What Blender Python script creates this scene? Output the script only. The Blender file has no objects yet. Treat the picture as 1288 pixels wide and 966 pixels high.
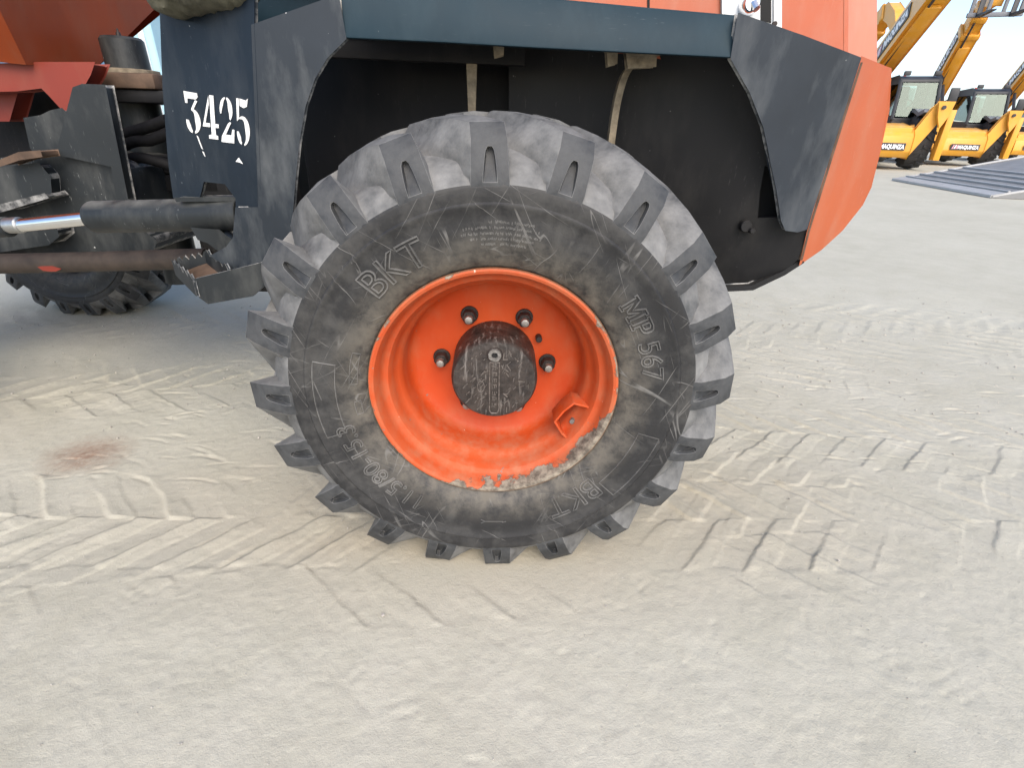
import bpy, bmesh, math, random
import numpy as np
from mathutils import Vector, Matrix
R = math.radians
random.seed(7)
S = bpy.context.scene
C = S.collection

# ------------------------------------------------------------------ camera
F = 645.0                      # focal length in pixels of the 1288 px wide photograph
PITCH, YAW, ROLL = R(26.6), R(-2.0), R(1.7)
CAM = Vector((0.003, -0.781, 0.80))
cam = bpy.data.cameras.new('camera')
cam.sensor_width = 36.0
cam.lens = 36.0 * F / 1288.0
cam.clip_start = 0.02
cam.clip_end = 3000
co = bpy.data.objects.new('camera', cam)
C.objects.link(co)
RM = Matrix.Rotation(YAW, 3, 'Z') @ Matrix.Rotation(math.pi / 2 - PITCH, 3, 'X') @ Matrix.Rotation(ROLL, 3, 'Z')
co.location = CAM
co.rotation_euler = RM.to_euler()
S.camera = co

# ------------------------------------------------------------------ light
SUN_EL, SUN_AZ = R(41), R(171)     # azimuth clockwise from +Y (north)
w = bpy.data.worlds.new('World')
S.world = w
w.use_nodes = True
nt = w.node_tree
sky = nt.nodes.new('ShaderNodeTexSky')
sky.sky_type = 'NISHITA'
sky.sun_disc = False
sky.sun_elevation = SUN_EL
sky.sun_rotation = SUN_AZ
sky.air_density = 0.80
sky.dust_density = 1.5
sky.ozone_density = 0.0
bg = nt.nodes['Background']
bg.inputs[1].default_value = 0.15
nt.links.new(sky.outputs[0], bg.inputs[0])
sl = bpy.data.lights.new('sun', 'SUN')
sl.energy = 1.5
sl.angle = R(46)
sl.color = (1.0, 0.91, 0.78)
so = bpy.data.objects.new('sun', sl)
C.objects.link(so)
sd = Vector((math.sin(SUN_AZ) * math.cos(SUN_EL), math.cos(SUN_AZ) * math.cos(SUN_EL), math.sin(SUN_EL)))
so.rotation_euler = sd.to_track_quat('Z', 'Y').to_euler()
so.location = (3, -3, 6)
S.view_settings.view_transform = 'Standard'
S.view_settings.look = 'None'
S.view_settings.gamma = 1.0
S.view_settings.use_curve_mapping = False
S.view_settings.exposure = 1.08


# ------------------------------------------------------------------ pixel helpers (a pixel gives a direction, the plane gives the distance)
def ray(px, py):
    return RM @ Vector(((px - 644) / F, -(py - 483) / F, -1))


def onY(px, py, y):
    d = ray(px, py)
    return CAM + d * ((y - CAM.y) / d.y)


def onX(px, py, x):
    d = ray(px, py)
    return CAM + d * ((x - CAM.x) / d.x)


def onZ(px, py, z=0.0):
    d = ray(px, py)
    return CAM + d * ((z - CAM.z) / d.z)


# ------------------------------------------------------------------ materials
class NT:
    def __init__(self, name):
        self.m = bpy.data.materials.new(name)
        self.m.use_nodes = True
        self.t = self.m.node_tree
        self.b = self.t.nodes['Principled BSDF']
        self.tc = self.n('ShaderNodeTexCoord')
        self.obj = self.tc.outputs['Object']

    def n(self, k, **kw):
        x = self.t.nodes.new(k)
        for a, v in kw.items():
            setattr(x, a, v)
        return x

    def l(self, a, b):
        self.t.links.new(a, b)

    def _in(self, sock, v):
        if hasattr(v, 'is_linked'):
            self.l(v, sock)
        else:
            sock.default_value = v

    def noise(self, scale, detail=4, rough=.55, vec=None, dist=0.0):
        x = self.n('ShaderNodeTexNoise')
        x.inputs['Scale'].default_value = scale
        x.inputs['Detail'].default_value = detail
        x.inputs['Roughness'].default_value = rough
        x.inputs['Distortion'].default_value = dist
        self.l(vec or self.obj, x.inputs['Vector'])
        return x.outputs['Fac']

    def mapping(self, scale=(1, 1, 1), rot=(0, 0, 0), loc=(0, 0, 0), tex=False):
        x = self.n('ShaderNodeMapping', vector_type='TEXTURE' if tex else 'POINT')
        x.inputs['Scale'].default_value = scale
        x.inputs['Rotation'].default_value = rot
        x.inputs['Location'].default_value = loc
        self.l(self.obj, x.inputs['Vector'])
        return x.outputs[0]

    def ramp(self, fac, a, b, va=0.0, vb=1.0):
        x = self.n('ShaderNodeMapRange')
        x.inputs[1].default_value = a
        x.inputs[2].default_value = b
        x.inputs[3].default_value = va
        x.inputs[4].default_value = vb
        x.clamp = True
        self.l(fac, x.inputs[0])
        return x.outputs[0]

    def math(self, op, a, b=0.0, c=None):
        x = self.n('ShaderNodeMath', operation=op)
        self._in(x.inputs[0], a)
        self._in(x.inputs[1], b)
        if c is not None:
            self._in(x.inputs[2], c)
        return x.outputs[0]

    def mix(self, fac, a, b):
        x = self.n('ShaderNodeMix', data_type='RGBA')
        self._in(x.inputs[0], fac)
        for s, v in ((x.inputs[6], a), (x.inputs[7], b)):
            if hasattr(v, 'is_linked'):
                self.l(v, s)
            else:
                s.default_value = (*v, 1)
        return x.outputs[2]

    def sep(self):
        x = self.n('ShaderNodeSeparateXYZ')
        self.l(self.obj, x.inputs[0])
        return x.outputs

    def upness(self):
        g = self.n('ShaderNodeNewGeometry')
        s = self.n('ShaderNodeSeparateXYZ')
        self.l(g.outputs['Normal'], s.inputs[0])
        return s.outputs[2]

    def out(self, col, rough, bump=None, strength=.3, dist=.002, metal=0.0, spec=None):
        if hasattr(col, 'is_linked'):
            self.l(col, self.b.inputs['Base Color'])
        else:
            self.b.inputs['Base Color'].default_value = (*col, 1)
        self._in(self.b.inputs['Roughness'], rough)
        self._in(self.b.inputs['Metallic'], metal)
        if spec is not None:
            self.b.inputs['Specular IOR Level'].default_value = spec
        if bump is not None:
            x = self.n('ShaderNodeBump')
            x.inputs['Strength'].default_value = strength
            x.inputs['Distance'].default_value = dist
            self.l(bump, x.inputs['Height'])
            self.l(x.outputs[0], self.b.inputs['Normal'])
        return self.m


def paint(name, col, rough=.38, dust=(.42, .39, .34), dust_amt=.35, scratch=(.5, .5, .5), scratch_amt=.3, var=.25, streak=(9, 9, 1.2), scale=1.0, chip=None, chip_amt=0.0, metal=0.0, top_dust=.5, spec=.5):
    """worn paint: tone variation, dust films, vertical rub streaks, small chips"""
    m = NT(name)
    big = m.noise(3.5 * scale, 5, .6)
    c = m.mix(m.ramp(big, .3, .75), tuple(x * (1 - var) for x in col), tuple(min(1, x * (1 + var)) for x in col))
    fine = m.noise(14 * scale, 8, .65, vec=m.mapping((1, 1, .35)))
    d = m.math('MULTIPLY', m.ramp(fine, .48, .8), dust_amt)
    up = m.math('MULTIPLY', m.ramp(m.upness(), .5, 1.0), m.math('MULTIPLY', m.ramp(m.noise(22 * scale, 6), .3, .65), top_dust))
    d = m.math('MAXIMUM', d, up)
    c = m.mix(d, c, dust)
    st = m.noise(26 * scale, 5, .7, vec=m.mapping(streak, (.15, .2, .1)))
    stm = m.math('MULTIPLY', m.ramp(st, .63, .72), m.math('MULTIPLY', m.ramp(m.noise(5 * scale, 3), .45, .7), scratch_amt))
    c = m.mix(stm, c, scratch)
    sp = m.noise(130 * scale, 2, .5)
    c = m.mix(m.math('MULTIPLY', m.ramp(sp, .775, .80), min(1, scratch_amt * 1.3)), c, scratch)
    if chip:
        ch = m.noise(17 * scale, 7, .7, dist=.4)
        c = m.mix(m.ramp(ch, .72 - chip_amt, .735 - chip_amt), c, chip)
    r = m.math('ADD', m.math('MULTIPLY', d, .4), rough)
    r = m.math('ADD', r, m.ramp(big, .3, .7, -.06, .1))
    return m.out(c, r, fine, .12, .002, metal, spec)


def simple(name, col, rough=.6, var=.2, scale=30, bump=.15, metal=0.0, spec=None):
    m = NT(name)
    n = m.noise(scale, 5, .6)
    c = m.mix(m.ramp(n, .3, .7), tuple(x * (1 - var) for x in col), tuple(min(1, x * (1 + var)) for x in col))
    return m.out(c, rough, n, bump, .002, metal, spec)


MT = {}
MT['fender'] = paint('fender_paint', (.010, .016, .025), .36, (.12, .13, .135), .20, (.34, .35, .35), .5, .35, spec=.2)
MT['fender_rear'] = paint('rear_fender_paint', (.022, .028, .037), .40, (.15, .16, .165), .48, (.28, .29, .29), .3, .3, spec=.4)
MT['band'] = paint('band_paint', (.010, .026, .038), .45, (.10, .14, .155), .14, (.36, .38, .38), .3, .2, streak=(1.5, 9, 14), spec=.16)
MT['scuffed'] = paint('scuffed_fender', (.016, .022, .030), .42, (.19, .20, .20), .48, (.5, .5, .5), .8, .3, spec=.3)
MT['frame'] = paint('frame_paint', (.014, .017, .019), .45, (.19, .19, .175), .34, (.5, .5, .48), .7, .3, top_dust=.7, spec=.35)
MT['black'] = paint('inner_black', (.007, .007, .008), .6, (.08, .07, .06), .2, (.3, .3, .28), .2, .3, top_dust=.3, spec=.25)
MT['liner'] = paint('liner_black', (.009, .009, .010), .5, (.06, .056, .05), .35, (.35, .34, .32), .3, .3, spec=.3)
MT['orange'] = paint('skip_orange', (.42, .082, .020), .5, (.36, .22, .14), .30, (.10, .05, .04), .35, .18)
MT['orange_red'] = paint('frame_red_shaded', (.20, .022, .009), .55, (.22, .12, .08), .3, (.10, .05, .04), .35, .15)  # skip orange taken down to deep red; shade under the skip is painted in
MT['cowl'] = paint('cowl_orange', (.42, .098, .040), .50, (.42, .30, .24), .32, (.7, .62, .55), .25, .12, top_dust=.4)
MT['tail'] = paint('tail_orange', (.40, .086, .023), .52, (.38, .26, .18), .28, (.75, .62, .5), .22, .10, top_dust=.4)
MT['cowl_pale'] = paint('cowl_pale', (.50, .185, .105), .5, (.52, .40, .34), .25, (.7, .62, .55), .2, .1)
MT['white'] = paint('white_panel', (.72, .74, .76), .4, (.5, .48, .45), .3, (.4, .4, .4), .3, .08)
MT['rust'] = simple('rust_brown', (.09, .055, .035), .8, .45, 25, .4)
MT['mud'] = simple('mud_coat', (.085, .080, .055), .95, .5, 28, .9)
MT['mudlight'] = simple('mud_clod', (.20, .165, .115), .95, .4, 60, .9)
MT['steel'] = simple('steel', (.42, .42, .41), .35, .2, 60, .1, .9)
MT['chrome'] = simple('chrome_rod', (.80, .80, .80), .12, .05, 40, .02, 1.0)
MT['nut'] = simple('dark_nut', (.030, .022, .020), .6, .5, 90, .3, .3)
MT['stud'] = simple('stud_steel', (.30, .28, .26), .45, .3, 200, .3, .8)
MT['hose'] = simple('hose_rubber', (.006, .006, .007), .7, .3, 60, .1, 0, .2)
MT['stencil'] = simple('stencil_white', (.74, .74, .72), .7, .12, 60, .1)
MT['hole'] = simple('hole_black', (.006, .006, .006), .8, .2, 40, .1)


def _grip():
    m = NT('galvanised_step')
    n = m.noise(24, 6, .65)
    c = m.mix(m.ramp(n, .42, .6), (.032, .033, .034), (.32, .315, .30))
    return m.out(c, .6, n, .4, .002, .2)


MT['step'] = _grip()


def _edge():
    m = NT('worn_edge')
    n = m.noise(38, 6, .7)
    c = m.mix(m.ramp(n, .42, .62), (.035, .040, .045), (.33, .32, .30))
    return m.out(c, .55, n, .2, .001)


MT['edge'] = _edge()


def _rubber(name, base, dusty, lo, hi, lines, tan, rim_dust):
    m = NT(name)
    n1 = m.noise(9, 6, .62)
    n2 = m.noise(38, 7, .68)
    s = m.math('MULTIPLY_ADD', n1, .6, m.math('MULTIPLY', n2, .4))
    c = m.mix(m.ramp(s, lo, hi), base, dusty)
    x, y, z = m.sep()
    rr = m.math('SQRT', m.math('MULTIPLY_ADD', x, x, m.math('MULTIPLY', z, z)))
    # brown dust worked into the sidewall close to the rim
    rd = m.math('MULTIPLY', m.ramp(rr, .214, .275, 1, 0), m.math('MULTIPLY', m.ramp(n2, .30, .62), rim_dust))
    c = m.mix(rd, c, tan)
    if lines:
        tot = None
        for sc, rot, wd, lo_, sd_ in ((34, .5, .010, .50, 0), (46, 1.25, .009, .52, 3), (28, 2.1, .008, .50, 7), (60, -.45, .012, .54, 11), (38, 2.75, .009, .52, 17)):
            n_ = m.noise(sc, 1, .4, vec=m.mapping((1, 3, 12), (0, rot, 0), (sd_, 0, sd_), True))
            ln = m.ramp(m.math('ABSOLUTE', m.math('SUBTRACT', n_, .5)), wd * .35, wd, 1, 0)
            ln = m.math('MULTIPLY', ln, m.ramp(m.noise(11, 3, .6, vec=m.mapping((1, 1, 1), (0, 0, 0), (sd_ * 3, sd_, 0))), lo_ + .03, lo_ + .14))
            tot = ln if tot is None else m.math('MAXIMUM', tot, ln)
        c = m.mix(m.math('MULTIPLY', tot, lines), c, (.20, .195, .185))
        bump = m.math('MULTIPLY_ADD', tot, .5, n2)
    else:
        bump = m.math('MULTIPLY_ADD', m.noise(160, 4, .6), .35, n2)
    return m.out(c, m.ramp(s, lo, hi, .52, .85), bump, .35, .003, 0, .4)


MT['sidewall'] = _rubber('tyre_sidewall', (.018, .018, .019), (.070, .068, .064), .46, .68, .55, (.135, .120, .097), 1.0)
MT['lug_end'] = _rubber('tyre_lug_end', (.027, .029, .032), (.095, .097, .098), .44, .70, 0, (.16, .15, .13), 0)
MT['lug_edge'] = _rubber('tyre_lug_edge', (.06, .06, .06), (.22, .218, .212), .42, .66, 0, (.3, .29, .26), 0)
MT['lug_flank'] = _rubber('tyre_lug_flank', (.066, .067, .067), (.225, .223, .217), .38, .64, 0, (.3, .29, .26), 0)
MT['emboss'] = _rubber('tyre_emboss_lit', (.070, .069, .067), (.190, .185, .175), .42, .66, 0, (.18, .16, .13), .5)  # paler than the sidewall: light caught on raised edges is put into the colour


def _rim():
    m = NT('rim_paint')
    x, y, z = m.sep()
    rr = m.math('SQRT', m.math('MULTIPLY_ADD', x, x, m.math('MULTIPLY', z, z)))
    n = m.noise(6, 4)
    c = m.mix(m.ramp(n, .3, .7), (.42, .040, .005), (.50, .066, .011))
    # sun-faded, chalky paint on the outer barrel and flange
    fade = m.math('MULTIPLY', m.ramp(rr, .150, .205), m.ramp(m.noise(16, 6, .65), .30, .70, .35, 1))
    c = m.mix(m.math('MULTIPLY', fade, .6), c, (.46, .115, .044))
    film = m.math('MULTIPLY', m.ramp(m.noise(24, 8, .7, vec=m.mapping((1, 1, .6))), .46, .74), m.ramp(rr, .12, .20, .15, .6))
    c = m.mix(film, c, (.36, .17, .09))
    # dust lying in the creases and lower barrel
    du = m.math('MULTIPLY', m.ramp(m.upness(), .15, .9), m.ramp(m.noise(30, 7, .7), .42, .72, 0, .38))
    c = m.mix(du, c, (.42, .27, .17))
    # chipped flange: big flakes low and right, small ones elsewhere
    big = m.noise(21, 6, .62, dist=.25)
    low = m.math('ADD', m.ramp(m.math('SUBTRACT', m.math('MULTIPLY', x, .42), m.math('MULTIPLY', z, .91)), .10, .20, 0, .35), m.ramp(x, .10, .20, 0, .11))
    edge = m.ramp(rr, .184, .2125, -.38, .105)
    hole = m.ramp(m.math('ADD', m.math('ADD', big, edge), low), .685, .70)
    grey = m.mix(m.ramp(m.noise(55, 6, .7), .40, .62), (.10, .083, .066), (.29, .250, .195))
    rim_l = m.math('MULTIPLY', m.ramp(m.math('ADD', m.math('ADD', big, edge), low), .665, .685), m.math('SUBTRACT', 1.0, hole))
    c = m.mix(m.math('MULTIPLY', rim_l, .8), c, (.10, .065, .05))
    c = m.mix(hole, c, grey)
    c = m.mix(m.ramp(rr, .2112, .2118, 0, .85), c, (.16, .075, .04))
    sp = m.ramp(m.noise(85, 3, .5), .735, .75)
    c = m.mix(m.math('MULTIPLY', sp, .8), c, (.20, .15, .12))
    sp2 = m.ramp(m.noise(110, 2, .5, vec=m.mapping((1, 1, 1), (1, 2, 0))), .775, .79)
    c = m.mix(m.math('MULTIPLY', sp2, .7), c, (.75, .66, .55))
    r = m.math('MULTIPLY_ADD', hole, .3, m.ramp(n, .3, .7, .48, .62))
    bm = m.math('MULTIPLY_ADD', m.noise(60, 5), .25, m.math('MULTIPLY', hole, -1.0))
    return m.out(c, r, bm, .5, .0012, 0, .3)


MT['rim'] = _rim()


def _hub():
    m = NT('hub_cast')
    n = m.noise(45, 8, .72)
    st = m.noise(30, 4, .7, vec=m.mapping((4, 1, .5), (0, .6, 0)))
    c = m.mix(m.ramp(n, .35, .7), (.015, .011, .010), (.060, .047, .040))
    c = m.mix(m.math('MULTIPLY', m.ramp(st, .56, .68), .75), c, (.20, .18, .165))
    v = m.n('ShaderNodeTexVoronoi', feature='F1')
    v.inputs['Scale'].default_value = 75
    m.l(m.mapping((1, 1, 1), (.3, .2, .1)), v.inputs['Vector'])
    b = m.math('MULTIPLY_ADD', v.outputs['Distance'], -.6, m.math('ADD', n, st))
    return m.out(c, .5, b, .6, .003, .1)


MT['hub'] = _hub()


def _ground():
    m = NT('dusty_concrete')
    n1 = m.noise(.9, 5, .6)
    n2 = m.noise(7, 7, .65)
    n3 = m.noise(60, 6, .7)
    c = m.mix(m.ramp(n1, .3, .7), (.400, .380, .305), (.470, .453, .375))
    c = m.mix(m.ramp(n2, .35, .75, 0, .55), c, (.530, .508, .432))
    c = m.mix(m.ramp(n3, .52, .78, 0, .35), c, (.27, .258, .23))
    # tan silt that came off the tyres along the wheel path
    x, y, z = m.sep()
    lane = m.math('MULTIPLY', m.ramp(m.math('ABSOLUTE', m.math('SUBTRACT', y, .16)), .12, .36, 1, 0), m.ramp(m.math('ABSOLUTE', x), .25, 1.1, 1, 0))
    c = m.mix(m.math('MULTIPLY', lane, m.ramp(n2, .25, .7, .3, .8)), c, (.385, .332, .250))
    # rusty spill
    sx = m.math('MULTIPLY', m.math('ADD', x, 1.075), 7.0)
    sy = m.math('MULTIPLY', m.math('SUBTRACT', y, .37), 8.0)
    rr = m.math('SQRT', m.math('MULTIPLY_ADD', sx, sx, m.math('MULTIPLY', sy, sy)))
    stn = m.math('MULTIPLY', m.ramp(m.math('ADD', rr, m.math('MULTIPLY', n2, .9)), .55, 1.35, 1, 0), m.ramp(n3, .3, .6, .35, .8))
    c = m.mix(stn, c, (.26, .15, .10))
    # fine scuffs left by slewing tyres
    st = m.noise(30, 5, .7, vec=m.mapping((.35, 2.6, 1), (0, 0, -.12)))
    msk = m.math('MULTIPLY', m.ramp(m.noise(1.6, 4, .6), .42, .6), m.ramp(st, .60, .72))
    c = m.mix(m.math('MULTIPLY', msk, .38), c, (.26, .245, .205))
    grit = m.noise(330, 3, .75)
    c = m.mix(m.ramp(grit, .62, .72, 0, .45), c, (.235, .222, .19))
    c = m.mix(m.ramp(grit, .36, .28, 0, .40), c, (.50, .49, .455))
    b = m.math('MULTIPLY_ADD', grit, .55, m.math('MULTIPLY_ADD', m.noise(140, 5, .75), .7, m.math('ADD', n3, m.math('MULTIPLY', st, .4))))
    return m.out(c, .92, b, .42, .004, 0, .2)


MT['ground'] = _ground()


# ------------------------------------------------------------------ mesh helpers
def link(name, me, mats, parent=None, loc=None):
    o = bpy.data.objects.new(name, me)
    C.objects.link(o)
    for m in (mats if isinstance(mats, (list, tuple)) else [mats]):
        me.materials.append(MT[m] if isinstance(m, str) else m)
    if parent is not None:
        o.parent = parent
    if loc is not None:
        o.location = loc
    return o


def finish(bm, name, smooth=None, bevel=0.0, seg=1, bmat=-1):
    if bevel:
        bm.normal_update()
        ed = [e for e in bm.edges if len(e.link_faces) == 2 and e.calc_face_angle(0) > R(28)]
        bmesh.ops.bevel(bm, geom=ed, offset=bevel, segments=seg, affect='EDGES', profile=.5, clamp_overlap=True, material=bmat)
    bmesh.ops.recalc_face_normals(bm, faces=bm.faces)
    me = bpy.data.meshes.new(name)
    bm.to_mesh(me)
    bm.free()
    if smooth is not None:
        me.shade_smooth()
        try:
            me.set_sharp_from_angle(angle=R(smooth))
        except Exception:
            pass
    return me


def box(bm, c, s, rot=None):
    m = Matrix.Translation(c)
    if rot:
        m = m @ Matrix.Rotation(rot[2], 4, 'Z') @ Matrix.Rotation(rot[1], 4, 'Y') @ Matrix.Rotation(rot[0], 4, 'X')
    m = m @ Matrix.Diagonal((*s, 1))
    return bmesh.ops.create_cube(bm, size=1, matrix=m)['verts']


def prism(bm, pts, ext, holes=()):
    """closed solid from a front polygon (list of Vectors, maybe with holes) pushed along ext"""
    ext = Vector(ext)
    loops = []
    edges = []
    for lp in (pts, *holes):
        vs = [bm.verts.new(p) for p in lp]
        loops.append(vs)
        for i in range(len(vs)):
            edges.append(bm.edges.new((vs[i], vs[(i + 1) % len(vs)])))
    if holes:
        r = bmesh.ops.triangle_fill(bm, edges=edges, use_beauty=True, use_dissolve=False)
        faces = [g for g in r['geom'] if isinstance(g, bmesh.types.BMFace)]
    else:
        faces = [bm.faces.new(loops[0])]
    back = {}
    for vs in loops:
        for v in vs:
            back[v] = bm.verts.new(v.co + ext)
    for f in faces:
        bm.faces.new([back[v] for v in reversed(f.verts)])
    for vs in loops:
        for i in range(len(vs)):
            a, b = vs[i], vs[(i + 1) % len(vs)]
            bm.faces.new((a, b, back[b], back[a]))


def tube(bm, pts, rad, n=12, cap=True):
    pts = [Vector(p) for p in pts]
    rads = rad if isinstance(rad, (list, tuple)) else [rad] * len(pts)
    rings = []
    prev = None
    for i, p in enumerate(pts):
        t = (pts[min(i + 1, len(pts) - 1)] - pts[max(i - 1, 0)]).normalized()
        if prev is None:
            a = Vector((0, 0, 1)) if abs(t.z) < .9 else Vector((1, 0, 0))
            u = t.cross(a).normalized()
        else:
            u = (prev - t * prev.dot(t)).normalized()
        prev = u
        v = t.cross(u)
        rings.append([bm.verts.new(p + (u * math.cos(2 * math.pi * k / n) + v * math.sin(2 * math.pi * k / n)) * rads[i]) for k in range(n)])
    for a, b in zip(rings, rings[1:]):
        for k in range(n):
            bm.faces.new((a[k], a[(k + 1) % n], b[(k + 1) % n], b[k]))
    if cap:
        bm.faces.new(list(reversed(rings[0])))
        bm.faces.new(rings[-1])


def lathe(bm, prof, n=96, closed=False, caps=False):
    """prof: (y, r) pairs; revolve about the y axis"""
    rings = []
    for y, r in prof:
        rings.append([bm.verts.new((r * math.cos(2 * math.pi * k / n), y, r * math.sin(2 * math.pi * k / n))) for k in range(n)])
    pr = list(zip(rings, rings[1:]))
    if closed:
        pr.append((rings[-1], rings[0]))
    for a, b in pr:
        for k in range(n):
            bm.faces.new((a[k], a[(k + 1) % n], b[(k + 1) % n], b[k]))
    if caps:
        bm.faces.new(rings[0])
        bm.faces.new(list(reversed(rings[-1])))


def curve_pts(ctrl, n=24):
    """Catmull-Rom through control points"""
    P = [Vector(c) for c in ctrl]
    P = [P[0] * 2 - P[1]] + P + [P[-1] * 2 - P[-2]]
    out = []
    segs = len(P) - 3
    for s in range(segs):
        for k in range(max(2, n // segs)):
            t = k / max(2, n // segs)
            a, b, c, d = P[s:s + 4]
            out.append(.5 * ((2 * b) + (c - a) * t + (2 * a - 5 * b + 4 * c - d) * t * t + (3 * b - a - 3 * c + d) * t ** 3))
    out.append(P[-2])
    return out


# ------------------------------------------------------------------ the ground: one sheet, fine near the wheel, coarse to the horizon
def hashn(ix, iy, seed):
    h = (ix.astype(np.int64) * 374761393 + iy.astype(np.int64) * 668265263 + seed * 1442695041) & 0xffffffff
    h = ((h ^ (h >> 13)) * 1274126177) & 0xffffffff
    return ((h ^ (h >> 16)) & 0xffff) / 65535.0


def vnoise(x, y, seed):
    ix, iy = np.floor(x), np.floor(y)
    fx, fy = x - ix, y - iy
    fx = fx * fx * (3 - 2 * fx)
    fy = fy * fy * (3 - 2 * fy)
    a, b = hashn(ix, iy, seed), hashn(ix + 1, iy, seed)
    c, d = hashn(ix, iy + 1, seed), hashn(ix + 1, iy + 1, seed)
    return (a * (1 - fx) + b * fx) * (1 - fy) + (c * (1 - fx) + d * fx) * fy


def sst(a, b, v):
    t = np.clip((v - a) / (b - a), 0, 1)
    return t * t * (3 - 2 * t)


def graded(lo, hi, fine_lo, fine_hi, near_lo, near_hi, step, grow, far_grow):
    def run(v, end, sgn, near):
        out, st_ = [], step
        while v * sgn < end * sgn:
            st_ *= grow if v * sgn < near * sgn else far_grow
            v += st_ * sgn
            out.append(v if v * sgn < end * sgn else end)
        return out
    mid = list(np.arange(fine_lo, fine_hi, step))
    return np.array(sorted(set(np.round(run(fine_lo, lo, -1, near_lo) + mid + run(mid[-1], hi, 1, near_hi), 5))))


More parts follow.
